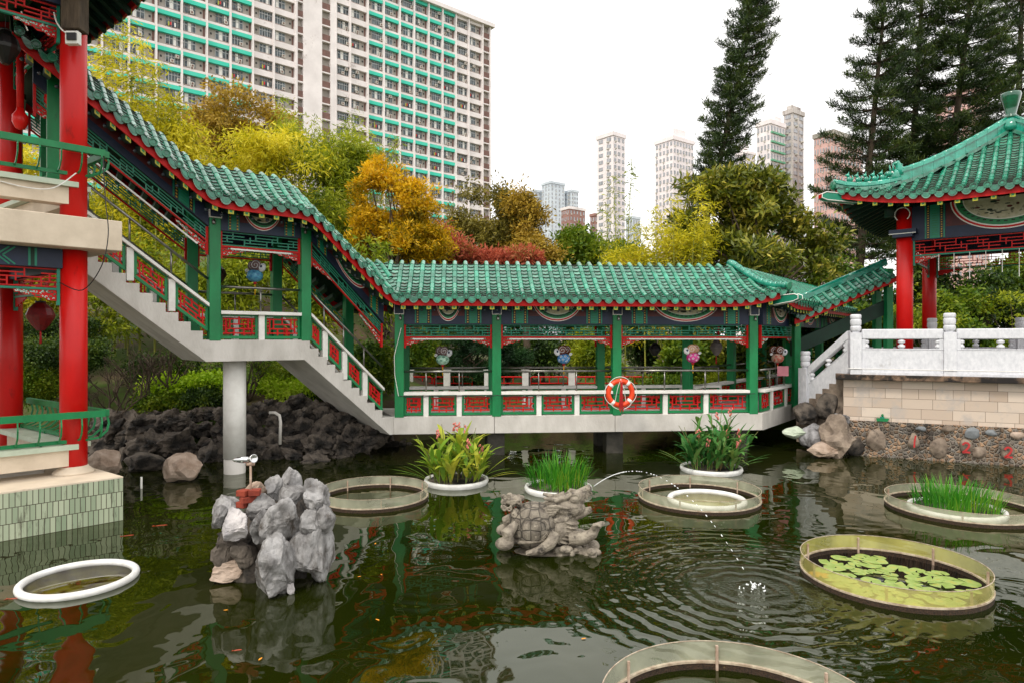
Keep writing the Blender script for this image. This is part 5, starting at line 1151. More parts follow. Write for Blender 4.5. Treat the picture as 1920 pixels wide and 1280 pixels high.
for k, (px, py, L_, az, lab) in enumerate(((303, 984, .24, .35, 'longer orange koi swimming between plinth and rockery'), (241, 1003, .2, .5, 'orange koi close to the corner of the plinth'), (30, 1121, .2, .2, 'red koi at the left below the white ring'), (446, 1218, .1, .3, 'tiny pale koi low in the left of the pond'))):
    c_ = Wt(px, py) + UP * .001; b = MB(); d = A3(math.cos(az), math.sin(az), 0); s2 = A3(-d[1], d[0], 0); rot = np.column_stack([d, s2, UP]); b.ell(c_, L_ * .36, L_ * .085, .006, M_koi if False else mat('koi_skin', C(176, 58, 30), C(120, 60, 36), rough=.3, scale=12), 12, 6, rot)
    b.poly([c_ - d * L_ * .33, c_ - d * L_ * .52 + s2 * L_ * .1, c_ - d * L_ * .45, c_ - d * L_ * .52 - s2 * L_ * .1], UP * .004, MATS['koi_skin']); tag(b.build('koi_fish', loc=c_), lab, 'fish', 'koi in the pond')
for k, (px, py) in enumerate(((419, 1144), (485, 1238), (711, 1163), (677, 1080), (714, 1076), (1090, 1198), (703, 1020))):
    c_ = Wt(px, py); b = MB(); vs, fs = [], []; blade(vs, fs, c_ + UP * .005, k * 1.3, .05, .02, 1.5, 0, .1, 3); b.add(vs, fs, mat('fallen_leaf', C(240, 160, 20), C(220, 120, 20), rough=.5, scale=9)); tag(b.build('fallen_leaf', loc=c_, recalc=False), 'small orange fallen leaf floating on dark open water', 'leaf', 'fallen leaves on the pond')
# ---------------------------------------------------------------- lifebuoy and lanterns
lb = thing('lifebuoy', T(1163, 736, 15.35), 'orange lifebuoy with white bands hung on the bridge ledge', 'lifebuoy')
M_or = mat('orange_plastic', C(236, 74, 20), C(226, 60, 16), rough=.4, scale=6); M_rope = mat('red_rope', C(190, 30, 30), C(150, 20, 24), rough=.8, scale=40)
c_ = T(1163, 736, 15.30); Fv = FB
def tor(t, R_=.285): return c_ + FB.e * R_ * math.cos(t) + UP * R_ * math.sin(t)
b = MB(); b.tube([tor(t) for t in np.linspace(0, 2 * math.pi, 49)[:-1]], .062, M_or, 12, closed=True); b.build('float', lb)
for k in range(4): t0 = math.pi / 4 + k * math.pi / 2 + .1; b = MB(); b.tube([tor(t0 + q) for q in (-.12, -.04, .04, .12)], .0655, M_white, 12); b.build('band', lb)
b = MB()
for k in range(4): t0 = math.pi / 4 + k * math.pi / 2 + .1; b.tube([tor(t0 + q * math.pi / 2, .35 + .035 * math.sin(q * math.pi)) - FB.n * .03 for q in np.linspace(0, 1, 10)], .008, M_white, 5)
for k, x in enumerate((-.14, .12)): b.tube([c_ + UP * .34 - FB.n * .05, c_ + FB.e * x * .6 - FB.n * .07 + UP * .1, c_ + FB.e * x - FB.n * .06 - UP * .2], .006, M_white, 5)
b.build('grab_line', lb)
b = MB()
for k in range(6): b.tube([c_ + UP * .26 - FB.n * .06 + FB.e * .008 * k, c_ + FB.e * (.012 * k - .03) - FB.n * .08 - UP * .1, c_ + FB.e * (.02 * k - .05) - FB.n * .07 - UP * (.38 + .03 * (k % 3))], .008, M_rope, 5)
b.build('coiled_rope', lb)
def plast(name, c1, c2, s=6): return mat(name, c1, c2, rough=.4, scale=s)
M_headw = plast('lantern_white_silk', C(226, 226, 226), C(206, 210, 214)); M_eye = plast('lantern_eye', C(20, 40, 80), C(20, 30, 60)); M_tass = plast('yellow_tassel', C(220, 180, 20), C(230, 150, 20))
def sheep(px, py, Y_, body, swirl, horn, face, label, tass=M_tass, sc=1.0):
    c = T(px, py, Y_); L = thing('sheep_lantern', c, label, 'lantern', 'sheep-shaped lanterns hung in the walkway'); s = sc * .001 * 1.0
    def p(x, z, y=0): return c + A3(x * sc, y * sc, z * sc)
    b = MB(); b.ell(p(0, -.10), .165 * sc, .14 * sc, .135 * sc, body, 18, 12); b.build('body', L)
    b = MB()
    for (x, z) in ((-.08, -.05), (.03, -.04), (.1, -.09), (-.03, -.13), (.06, -.16), (-.11, -.14)):
        y = -.14 * math.sqrt(max(0, 1 - (x / .165) ** 2 - ((z + .1) / .135) ** 2)) - .004
        b.tube([p(x + .034 * (1 - i / 14) * math.cos(i * .75), z + .034 * (1 - i / 14) * math.sin(i * .75), y) for i in range(13)], .005 * sc, swirl, 5)
    b.build('swirls', L)
    ry = np.array(Matrix.Rotation(R(25 * face), 3, 'Y')); b = MB(); b.ell(p(.17 * face, .06, -.05), .075 * sc, .055 * sc, .095 * sc, M_headw, 14, 9, ry); b.build('head', L)
    b = MB(); b.ell(p(.165 * face, .08, -.1), .026 * sc, .012 * sc, .032 * sc, M_eye, 10, 6); b.build('eye', L)
    for y_, dx in ((-.05, .04), (.09, -.07)):
        b = MB(); b.lathe(p(dx * face, .11, y_), [(.02, -.035), (.115, -.03), (.12, 0), (.115, .03), (.02, .035)], horn, 20, A3(0, 1, 0))
        b.tube([p(dx * face + .1 * (1 - i / 20) * math.cos(i * .6), .11 + .1 * (1 - i / 20) * math.sin(i * .6), y_ - .038) for i in range(18)], .006 * sc, M_headw, 5); b.build('horn', L)
    b = MB(); b.tube([p(-.17 * face + .04 * (1 - i / 14) * math.cos(i * .7), -.0 + .04 * (1 - i / 14) * math.sin(i * .7)) for i in range(13)], .014 * sc, M_headw, 6); b.build('tail', L)
    b = MB(); b.tube([p(0, -.23), p(0, -.28)], .035 * sc, M_rope, 8); b.tube([p(0, -.28), p(.003, -.5)], .013 * sc, tass, 6); b.build('tassel', L)
    b = MB(); b.tube([p(0, .2), p(0, .52)], .004, M_black, 4); b.build('hanging_cord', L)
sheep(830, 666, 16.3, plast('silk_mint', C(180, 214, 190), C(150, 200, 180)), plast('swirl_green', C(30, 120, 90), C(30, 110, 80)), plast('horn_mauve', C(124, 96, 96), C(104, 80, 80)), 1, 'sheep lantern with mint body and mauve horns in the first bridge bay')
sheep(1057, 664, 16.3, plast('silk_blue', C(70, 130, 180), C(50, 110, 165)), M_headw, plast('horn_brown', C(110, 56, 36), C(84, 40, 30)), -1, 'sheep lantern with blue body and brown horns in the second bridge bay')
sheep(1299, 662, 16.4, plast('silk_pink', C(204, 60, 140), C(184, 40, 120)), M_headw, plast('horn_tan', C(200, 156, 120), C(180, 136, 100)), -1, 'sheep lantern with magenta body and tan horns in the third bridge bay')
sheep(1458, 664, 17.6, plast('silk_peach', C(170, 104, 84), C(200, 180, 160)), M_redw, MATS['horn_brown'], 1, 'sheep lantern with brownish peach body at the right end of the bridge')
sheep(478, 508, 14.2, plast('silk_skyblue', C(90, 160, 190), C(70, 140, 176)), MATS['silk_blue'], MATS['horn_mauve'], 1, 'sheep lantern with sky blue body above the stair landing', sc=1.05)
def lantern(px, py, Y_, r0, m, label, h=1.1, tassel=True):
    c = T(px, py, Y_); L = thing('silk_lantern', c, label, 'lantern'); b = MB()
    b.lathe(c, [(r0 * .25, -r0 * h), (r0 * .6, -r0 * h * .62), (r0 * .95, -r0 * h * .1), (r0, r0 * h * .1), (r0 * .8, r0 * h * .6), (r0 * .35, r0 * h)], m, 12, smooth=False); b.build('shade', L)
    b = MB(); b.tube([c + UP * r0 * h, c + UP * (r0 * h + .3)], .005, M_black, 4); b.lathe(c + UP * r0 * h, [(r0 * .36, 0), (r0 * .36, .03)], M_black, 10); b.build('cap', L)
    if tassel: b = MB(); b.tube([c - UP * r0 * h, c - UP * (r0 * h + .22)], [.012, .02], M_rope, 6); b.build('tassel', L)
lantern(76, 594, 10.9, .21, plast('red_silk', C(120, 10, 14), C(90, 8, 10), 20), 'red diamond-shaped silk lantern with tassel in the lower pavilion storey')
lantern(408, 516, 15.0, .2, plast('dark_red_silk', C(58, 16, 16), C(40, 12, 12)), 'dark red round lantern hung beside the landing post', 1.1)
lantern(1228, 655, 17.4, .17, plast('black_silk', C(26, 22, 24), C(18, 16, 18)), 'black lantern with no tassel hung behind the third bridge bay', 1.0, False)
lantern(1343, 652, 17.6, .17, plast('grey_silk', C(120, 110, 108), C(96, 88, 88)), 'pale grey lantern hung right of the magenta sheep lantern', 1.2)
lantern(10, 90, 10.2, .2, plast('black_frame', C(20, 18, 18), C(12, 10, 10)), 'dark framed lantern under the top left pavilion ceiling', 1.3, False)
b = MB(); c_ = T(1468, 695, 17.3); b.box(c_[0] - .15, c_[0] + .15, c_[1], c_[1] + .01, c_[2] - .13, c_[2] + .13, mat('pink_notice', C(206, 130, 140), C(190, 120, 130), rough=.8)); tag(b.build('notice_board'), 'faded pink notice below the peach sheep lantern', 'notice')
# things in the garden seen through the bridge
M_rf = MATS['red_woodwork']
for k, px in enumerate((775, 850, 945, 1030, 1115, 1190)):
    c = T(px, 715, 21.5); L = thing('low_fence', (c[0], c[1], 1.0), 'low red tubular garden fence section behind the bridge', 'fence', 'red fence sections in the garden'); b = MB(); w_ = .62
    b.tube([c + A3(-w_, 0, -.3), c + A3(-w_, 0, .12), c + A3(-w_ + .06, 0, .16), c + A3(w_ - .06, 0, .16), c + A3(w_, 0, .12), c + A3(w_, 0, -.3)], .028, M_rf, 6); b.tube([c + A3(-w_, 0, -.05), c + A3(w_, 0, -.05)], .022, M_rf, 6)
    for x in (-.3, 0, .3): b.tube([c + A3(x, 0, -.05), c + A3(x, 0, .16)], .018, M_rf, 5)
    b.build('rail', L)
for k, px in enumerate((768, 838, 914, 985, 1072)):
    c = T(px, 712, 20.8); b = MB(); b.box(c[0] - .1, c[0] + .1, c[1] - .1, c[1] + .1, .7, c[2] + .28, M_white); b.box(c[0] - .13, c[0] + .13, c[1] - .13, c[1] + .13, c[2] + .282, c[2] + .33, M_white); tag(b.build('stone_post', loc=(c[0], c[1], .7)), 'square white post beside the red garden fence', 'post', 'white posts in the garden')
# ---------------------------------------------------------------- foliage
def quads(name, P_, D, S2, L_, W_, m, parent=None, loc=None, fold=0):
    """many leaf-shaped faces: point, direction, side vector, length, width"""
    N = len(P_); D = D / np.linalg.norm(D, axis=1, keepdims=True); S2 = S2 - D * np.sum(S2 * D, 1, keepdims=True); S2 /= np.linalg.norm(S2, axis=1, keepdims=True) + 1e-9
    L_ = np.asarray(L_).reshape(-1, 1); W_ = np.asarray(W_).reshape(-1, 1)
    v = np.empty((N, 4, 3)); v[:, 0] = P_; v[:, 1] = P_ + D * L_ * .45 + S2 * W_ * .5; v[:, 2] = P_ + D * L_; v[:, 3] = P_ + D * L_ * .45 - S2 * W_ * .5
    base = world_loc(parent) if parent else (np.array(loc, float) if loc is not None else A3(0, 0, 0))
    v = (v - base).reshape(-1, 3)
    me = bpy.data.meshes.new(name); me.vertices.add(N * 4); me.vertices.foreach_set('co', v.ravel()); me.loops.add(N * 4); me.loops.foreach_set('vertex_index', np.arange(N * 4, dtype=np.int32))
    me.polygons.add(N); me.polygons.foreach_set('loop_start', np.arange(0, N * 4, 4, dtype=np.int32)); me.materials.append(m); me.update(calc_edges=True)
    o = bpy.data.objects.new(name, me); scene.collection.objects.link(o)
    if parent: o.parent = parent
    else: o.location = base
    return o
def rdir(n): d = rng.normal(size=(n, 3)); return d / np.linalg.norm(d, axis=1, keepdims=True)
GAP = -.9
def crown_pts(blobs, ncl, per, rc, flat=.7):
    """clump centres spread through the blobs, denser to the outside; leaves scattered round each"""
    vol = np.array([b[3] * b[4] * b[5] for b in blobs]) ** .7; pick = rng.choice(len(blobs), ncl, p=vol / vol.sum()); B = np.array(blobs)[pick]
    d = rdir(ncl); r_ = rng.random((ncl, 1)) ** .42; lump = 1 + .16 * np.sin(d[:, :1] * 5 + B[:, :1]) + .12 * np.sin(d[:, 2:] * 7 + B[:, 1:2])
    c = B[:, :3] + d * B[:, 3:6] * r_ * lump; sz = rc * rng.uniform(.55, 1.35, (ncl, 1))
    out_ = rng.random(ncl) < .14; c[out_] += d[out_] * B[out_, 3:6] * .22
    gap = np.sin(c[:, 0] * 2.1 + 1.3) + np.sin(c[:, 2] * 2.9 + c[:, 0]) + np.sin(c[:, 1] * 1.7 + c[:, 2] * 1.1); keep = gap > GAP; c = c[keep]; sz = sz[keep]; ncl = len(c)
    k = np.repeat(np.arange(ncl), rng.integers(max(4, int(per * .45)), int(per * 1.5), ncl)); off = rng.normal(size=(len(k), 3)) * A3(1, 1, flat) * sz[k] * .55
    return c[k] + off, c, k, off
def ground_at(x, y): return float(ground_h(np.array(float(x)), np.array(float(y))))
def blobpx(l): return [tuple(T(px, py, Y_)) + (rx * Y_ / FPX, (rx if dep is None else dep) * Y_ / FPX, ry * Y_ / FPX) for (px, py, rx, ry, Y_, dep) in [(b + (None,))[:6] for b in l]]
def tree(name, label, blobs, m, leaf=(.16, .06), ncl=260, per=60, rc=.5, bark=None, trunk=True, droop=.2, up=0, group=None, cat='tree', limbs=7, tr=.16, gap=-.9):
    global GAP; GAP = gap
    bl = blobpx(blobs); cx = np.mean([b[0] for b in bl]); cy = np.mean([b[1] for b in bl]); bot = min(b[2] - b[5] for b in bl)
    gz = ground_at(cx, cy) - .2; root = thing(name, (cx, cy, gz), label, cat, group); bark = bark or M_bark
    P_, c, k, off = crown_pts(bl, ncl, per, rc); n = len(P_)
    D = rdir(n) + off / (np.linalg.norm(off, axis=1, keepdims=True) + 1e-6) * .8 + A3(0, 0, up - droop); S2 = rdir(n)
    s_ = rng.uniform(.7, 1.3, n); quads('crown', P_, D, S2, leaf[0] * s_, leaf[1] * s_, m, root)
    if trunk:
        b = MB(); t0 = A3(cx, cy, gz); fork = A3(cx + rng.normal() * .1, cy, max(gz + .8, gz + (bot - gz) * .75)); b.tube([t0, (t0 + fork) / 2 + A3(rng.normal() * .08, 0, 0), fork], [tr, tr * .85, tr * .75], bark, 9)
        for q in c[rng.choice(len(c), min(limbs * 3, len(c)), replace=False)]:
            mid = (fork + q) / 2 + A3(rng.normal() * .2, rng.normal() * .2, .15 * np.linalg.norm(q - fork) * rng.random()); b.tube([fork - UP * .05, (fork + mid) / 2 + A3(rng.normal() * .06, 0, .05), mid, q], [tr * .45, tr * .32, tr * .2, tr * .06], bark, 6, False)
        b.build('trunk', root, recalc=False)
    return root
L_bam = leafmat('bamboo_leaf_yellow', [C(84, 106, 18), C(172, 168, 24), C(226, 212, 40), C(244, 230, 84)], .45)
L_bamg = leafmat('bamboo_leaf_green', [C(60, 84, 14), C(116, 136, 22), C(164, 174, 36), C(200, 200, 60)], .42)
L_dark = leafmat('shrub_leaf_dark', [C(14, 32, 10), C(36, 62, 14), C(72, 98, 24), C(124, 138, 40)], .25)
L_mid = leafmat('shrub_leaf_green', [C(40, 70, 12), C(76, 108, 18), C(116, 138, 26), C(150, 160, 40)], .35)
L_org = leafmat('golden_leaf', [C(84, 88, 14), C(160, 136, 14), C(228, 180, 18), C(246, 206, 36)], .42)
L_brn = leafmat('olive_brown_leaf', [C(84, 78, 20), C(146, 122, 36), C(186, 152, 50), C(204, 176, 66)], .35)
L_olv = leafmat('olive_leaf', [C(52, 54, 18), C(100, 94, 32), C(142, 130, 50), C(170, 154, 68)], .32)
L_red = leafmat('red_brown_leaf', [C(120, 54, 36), C(184, 88, 62), C(206, 112, 84), C(128, 126, 44)], .4)
L_mag = leafmat('magnolia_leaf', [C(30, 42, 10), C(74, 86, 18), C(128, 132, 40), C(196, 178, 70)], .18, .32)
L_pin = leafmat('pine_needle', [C(18, 30, 14), C(34, 54, 20), C(58, 80, 28), C(96, 108, 40)], .2)
def bamboo(label, culms, m, n_leaf, leaf=(.2, .035), spread=.5, name='bamboo'):
    """culms: (base px, base py, tip px, tip py, depth)"""
    Yc = np.mean([c[4] for c in culms]); xb = np.mean([(c[0] - 960) * c[4] / FPX for c in culms]); gz = ground_at(xb, Yc) - .1
    root = thing(name, (xb, Yc, gz), label, 'bamboo', 'bamboo behind the walkway'); b = MB(); PP, DD = [], []
    for (bx, by, tx, ty, Y_) in culms:
        p0 = T(bx, by, Y_); p1 = T(tx, ty, Y_); p0[2] = ground_at(p0[0], p0[1]) - .2; pts = []
        for q in np.linspace(0, 1, 14): p = p0 + (p1 - p0) * q; p[2] = p0[2] + (p1[2] - p0[2]) * (q ** .92); p[0] = p0[0] + (p1[0] - p0[0]) * q ** 1.8; pts.append(p)
        b.tube(pts, list(np.linspace(.035, .006, 14)), M_culm, 6, False); L_ = p1[2] - p0[2]
        for q in np.arange(.28, 1.0, .05):
            p = p0 + (p1 - p0) * q; p[0] = p0[0] + (p1[0] - p0[0]) * q ** 1.8; p[2] = p0[2] + L_ * q ** .92
            for _ in range(3):
                a = rng.uniform(0, 6.28); R_ = spread * rng.uniform(.5, 1.2) * (1.15 - .7 * q); e_ = p + A3(math.cos(a) * R_, math.sin(a) * R_, R_ * rng.uniform(.0, .7)); b.tube([p, (p + e_) / 2 + UP * .08, e_], [.008, .006, .003], M_culm, 4, False)
                t = rng.random((n_leaf, 1)) ** .7; o_ = rng.normal(size=(n_leaf, 3)) * .12; PP.append(p + (e_ - p) * t + o_ + A3(0, 0, -.03)); DD.append(np.column_stack([np.cos(a) + rng.normal(size=n_leaf) * .7, np.sin(a) + rng.normal(size=n_leaf) * .7, rng.normal(size=n_leaf) * .35 - .55]))
    P_ = np.concatenate(PP); D = np.concatenate(DD); s_ = rng.uniform(.6, 1.3, len(P_)); quads('leaves', P_, D, rdir(len(P_)), leaf[0] * s_, leaf[1] * s_, m, root); b.build('culms', root, recalc=False); return root
# left: bamboo and broadleaf trees above the stair roof
bamboo('tall thin yellow-green bamboo beside the top left pavilion eave', [(215, 400, 195, 65, 20), (235, 400, 228, 30, 20.5), (262, 400, 268, 70, 20), (180, 400, 170, 110, 20), (290, 400, 300, 120, 20), (205, 400, 212, 100, 20.5), (240, 400, 250, 110, 20)], L_bam, 26, leaf=(.2, .04), spread=.6)
tree('bamboo_clump', 'dense bright yellow bamboo mass above the upper stair roof', [(285, 235, 45, 45, 21), (335, 245, 35, 45, 21), (250, 285, 90, 70, 21), (345, 300, 45, 50, 21)], L_bam, (.22, .04), 230, 70, .45, trunk=False, droop=.5, cat='bamboo')
tree('broadleaf_tree', 'olive-brown tree rising between the bamboo in front of the flats', [(450, 225, 85, 45, 27), (385, 250, 50, 40, 27), (500, 255, 60, 50, 27), (430, 290, 90, 50, 27)], L_brn, (.15, .06), 620, 60, .34, gap=-.4)
tree('bamboo_clump', 'yellow bamboo mass behind the landing roof', [(440, 300, 90, 45, 23), (510, 290, 60, 50, 23), (400, 285, 50, 30, 23), (560, 330, 60, 50, 23)], L_bam, (.22, .04), 290, 75, .45, trunk=False, droop=.5, cat='bamboo')
tree('bamboo_clump', 'green bamboo mass behind the lower stair roof', [(560, 260, 45, 50, 25), (600, 330, 70, 60, 24.5), (650, 300, 50, 60, 24.5), (640, 410, 70, 80, 24), (690, 300, 35, 35, 25)], L_bamg, (.2, .04), 430, 75, .45, trunk=False, droop=.45, cat='bamboo')
bamboo('arching green bamboo culms with feathery tips before the white core of the flats', [(560, 420, 530, 180, 24), (600, 430, 588, 225, 24), (650, 430, 655, 212, 24), (690, 430, 745, 255, 24), (700, 430, 712, 270, 24), (620, 430, 620, 250, 24)], L_bamg, 15, spread=.6)
tree('golden_tree', 'golden orange tree rising above the bridge roof at its left end', [(715, 345, 45, 38, 22), (700, 400, 42, 45, 22), (760, 390, 50, 55, 22), (740, 455, 80, 50, 22), (800, 455, 42, 40, 22), (690, 455, 40, 45, 22)], L_org, (.15, .045), 760, 70, .24, up=.5, gap=-.35)
tree('red_leaf_tree', 'tree with reddish brown leaves right behind the bridge roof', [(848, 450, 32, 24, 24), (885, 470, 45, 24, 24), (835, 482, 36, 24, 24), (925, 492, 34, 14, 24)], L_red, (.16, .06), 420, 60, .3, up=.6)
tree('red_leaf_shrub', 'small red-leaved shrub peeking over the middle of the bridge roof', [(985, 487, 32, 16, 24)], L_red, (.16, .06), 90, 60, .25, up=.6)
tree('olive_tree', 'olive-grey rounded tree left of the pale far towers', [(905, 375, 45, 42, 30), (880, 420, 40, 35, 30), (945, 400, 40, 40, 30), (960, 440, 45, 50, 30), (925, 445, 60, 45, 30)], L_olv, (.17, .07), 640, 60, .36, bark=M_barkp, gap=-.35)
tree('olive_tree', 'yellowish olive tree with pale forked trunk behind the red shrub', [(975, 385, 28, 30, 29), (1000, 430, 36, 40, 29), (990, 475, 60, 30, 29)], L_brn, (.17, .07), 380, 60, .36, bark=M_barkp, gap=-.35)
tree('green_tree', 'fresh green tree below the far pale towers', [(1075, 445, 28, 18, 31), (1040, 465, 40, 25, 31), (1095, 470, 40, 22, 31), (1140, 480, 50, 22, 31)], L_mid, (.22, .09), 330, 60, .4)
bamboo('thin bamboo sprays standing in front of the narrow white tower', [(1160, 520, 1150, 330, 24), (1172, 520, 1185, 300, 24), (1150, 520, 1135, 380, 24.5)], L_bamg, 8, spread=.42)
bamboo('yellow bamboo drooping left of the magnolia tree', [(1240, 540, 1225, 390, 23), (1265, 540, 1262, 370, 23), (1290, 540, 1310, 345, 23), (1210, 540, 1200, 420, 23), (1300, 540, 1330, 380, 23)], L_bam, 20, spread=.55)
tree('yellow_shrub', 'twiggy yellow shrub behind the bridge roof left of the magnolia', [(1215, 455, 40, 35, 24), (1260, 470, 55, 30, 24), (1180, 485, 50, 18, 24), (1310, 455, 30, 40, 24)], L_bam, (.2, .04), 200, 50, .4, bark=M_barkp, limbs=12, tr=.1)
tree('magnolia_tree', 'large dark leathery-leaved magnolia tree behind the right end of the bridge', [(1345, 360, 60, 42, 25), (1400, 350, 55, 32, 25), (1455, 360, 40, 36, 25), (1330, 430, 60, 50, 25), (1420, 430, 80, 60, 25), (1500, 450, 50, 45, 25), (1380, 490, 110, 35, 25), (1545, 480, 45, 40, 25)], L_mag, (.28, .085), 1150, 44, .32, up=.5, tr=.22, limbs=12, gap=-.35)
# norfolk-like pines
def pine(label, bx, by, tx, ty, Y_, wid, seed, nwh=None, dens=1.0, top=.0, base_bare=.08):
    r_ = np.random.default_rng(seed); p0 = T(bx, by, Y_); p1 = T(tx, ty, Y_); gz = ground_at(p0[0], p0[1]); slope = (p1 - p0) / max(.1, p1[2] - p0[2]); base = p0 + slope * (gz - p0[2])
    root = thing('pine_tree', base, label, 'pine', 'tall pines'); b = MB(); H = p1[2] - gz; ax = lambda z: base + (p1 - base) * z / H
    b.tube([ax(z) for z in np.linspace(0, H, 10)], list(np.linspace(.28, .04, 10)), M_bark, 8, False); PP, DD = [], []; W_ = wid * Y_ / FPX; z = max(0, p0[2] - gz) * .8
    while z < H:
        q = (z - (p0[2] - gz)) / (H - (p0[2] - gz) + 1e-6); R_ = W_ * np.clip(1.05 - .75 * q if top == 0 else 1.0 - .35 * abs(q - .35), .12, 1.1)
        nb = 5 + int(r_.integers(0, 2)); a0 = r_.uniform(0, 6.28)
        for k in range(nb):
            a = a0 + 6.283 * k / nb + r_.normal() * .2; Rk = R_ * r_.uniform(.6, 1.15); d = A3(math.cos(a), math.sin(a), 0); s0 = ax(z); pts = [s0 + d * Rk * t + UP * (Rk * (-.12 * t + .30 * t * t)) for t in (0, .25, .5, .75, 1)]
            b.tube(pts, [.05, .04, .03, .02, .01], M_bark, 5, False)
            for t in np.linspace(.22, 1.0, max(4, int(Rk / .24))):
                p = s0 + d * Rk * t + UP * (Rk * (-.12 * t + .30 * t * t)); sw = .34 * Rk * (1.15 - t) + .12
                for sgn in (-1, 1, 0):
                    e_ = p + A3(-d[1], d[0], 0) * sgn * sw * r_.uniform(.6, 1.2) + d * sw * .6 + UP * .1; n = int(30 * dens); tt = r_.random((n, 1)); c_ = p + (e_ - p) * tt + r_.normal(size=(n, 3)) * .07
                    PP.append(c_); DD.append((e_ - p) * .8 + r_.normal(size=(n, 3)) * .25 + A3(0, 0, .22))
        z += r_.uniform(.6, 1.0) if top == 0 else r_.uniform(.42, .65)
    P_ = np.concatenate(PP); D = np.concatenate(DD); s_ = r_.uniform(.6, 1.3, len(P_)); quads('needles', P_, D, rdir(len(P_)), r_.choice([.2, .28], len(P_)) * s_, .034 * s_, L_pin, root); b.build('trunk', root, recalc=False); return root
pine('tall slim leaning pine rising alone behind the magnolia', 1345, 320, 1428, -40, 34, 50, 1, top=1, dens=.95)
pine('leftmost tall pine of the group above the terrace pavilion roof', 1618, 430, 1665, -60, 32, 95, 2, dens=.9)
pine('second tall pine of the group, just left of the curved roof ridge', 1705, 400, 1738, -160, 34, 100, 3, dens=.9)
pine('tall dense pine rising directly behind the curved roof ridge', 1775, 380, 1842, -200, 33, 115, 4, dens=1.1)
pine('rightmost tall pine behind the roof finial', 1905, 330, 1925, -260, 36, 105, 5, dens=.9)
# garden behind the bridge, terrace and pavilion
tree('shrub', 'mid green shrub filling the gap behind the foot of the stair', [(690, 650, 35, 55, 18.8), (705, 690, 40, 40, 18.6)], L_mid, (.13, .06), 220, 60, .25, cat='shrub', trunk=False)
k = 0
for px, py, rx, ry, Y_, m, lab, leaf in (
    (790, 665, 45, 50, 23, L_mid, 'yellow-green shrub seen in the first bridge bay', (.14, .07)), (720, 640, 50, 70, 24, L_dark, 'dark shrub seen beside the foot of the stair', (.14, .06)),
    (1010, 660, 45, 45, 25, L_dark, 'dark bush seen left in the second bridge bay', (.14, .06)), (1110, 655, 45, 50, 24, L_bamg, 'olive bamboo bush in the second bridge bay', (.2, .05)),
    (1270, 670, 60, 45, 23, L_mid, 'leafy green bush behind the magenta sheep lantern', (.18, .09)), (1370, 665, 50, 50, 23, L_mag, 'dark broad-leaved bush at the right of the third bay', (.2, .1)),
    (1200, 640, 30, 50, 26, L_dark, 'dark bush behind the black lantern', (.15, .07)), (1240, 725, 50, 16, 21.5, L_mid, 'low clipped shrub by the path behind the third bay', (.1, .05)),
    (880, 722, 40, 14, 22.5, L_dark, 'low dark clipped shrub behind the first bay railing', (.1, .05)), (1350, 722, 45, 16, 21.8, L_bamg, 'low yellow-green shrub behind the third bay railing', (.12, .05)),
    (1460, 640, 50, 60, 25, L_dark, 'dark bush behind the corridor posts', (.15, .07)), (1560, 600, 60, 60, 24, L_dark, 'dark bush behind the sloping ramp roof', (.15, .07)),
    (1640, 600, 40, 40, 22.5, L_mid, 'green shrub left of the terrace pavilion column', (.15, .07)), (1725, 590, 40, 55, 26.5, L_bamg, 'sunlit shrub between the two pavilion columns', (.17, .06)),
    (1800, 600, 55, 50, 27, L_mid, 'leafy green shrub behind the pavilion balustrade', (.2, .09)), (1880, 610, 50, 50, 26.5, L_bamg, 'yellowish shrub at the right edge behind the balustrade', (.17, .06)),
    (1830, 545, 70, 45, 29, L_dark, 'dark tree mass behind the terrace pavilion', (.2, .09)), (1910, 530, 50, 60, 30, L_mid, 'green tree at the right edge behind the pavilion', (.2, .09)), (1740, 520, 50, 50, 30, L_dark, 'dark shrub below the pines behind the pavilion', (.2, .09))):
    tree('shrub', lab, [(px, py, rx, ry, Y_), (px + rx * .4, py + ry * .3, rx * .7, ry * .7, Y_ - .3)], m, leaf, 150, 60, .3, cat='shrub', trunk=True, tr=.06, limbs=4)
def pads(label, px, py, Y_, pp):                       # cloud-pruned pine: flat pads on a bent trunk
    bl = [(px + a, py + b_, rx, ry, Y_) for a, b_, rx, ry in pp]; return tree('cloud_pine', label, bl, leafmat('cloud_pine_needle', [C(16, 40, 20), C(28, 62, 28), C(48, 84, 34), C(70, 104, 40)], .2), (.09, .02), 300, 110, .16, droop=-.4, cat='pine', tr=.09)
pads('cloud-pruned dark green pine in the first bridge bay', 880, 665, 21.8, [(-15, -30, 30, 12), (20, -12, 34, 13), (-20, 5, 30, 12), (30, 22, 28, 12), (-5, 35, 40, 14)])
pads('cloud-pruned pine at the left of the second bay', 960, 670, 22.2, [(-20, -25, 26, 11), (10, 0, 30, 12), (-15, 25, 30, 12)])
for nm_, lab, blobs, m, leaf in (('hedge', 'tall dark hedge closing the garden behind the bridge', [(x, 600 + (x % 3) * 6, 70, 75, 31, 30) for x in range(700, 1500, 75)], L_dark, (.2, .09)),
    ('hedge', 'green hedge line just above the bridge ridge', [(x, 515 + 8 * math.sin(x), 60, 32, 31, 30) for x in range(620, 1560, 62)], L_mid, (.2, .08)),
    ('hedge', 'tall hedge behind the terrace and right pavilion', [(x, 610, 70, 80, 32, 30) for x in range(1530, 1990, 75)], L_dark, (.2, .09))):
    tree(nm_, lab, blobs, m, leaf, 900, 60, .5, trunk=False, cat='hedge')
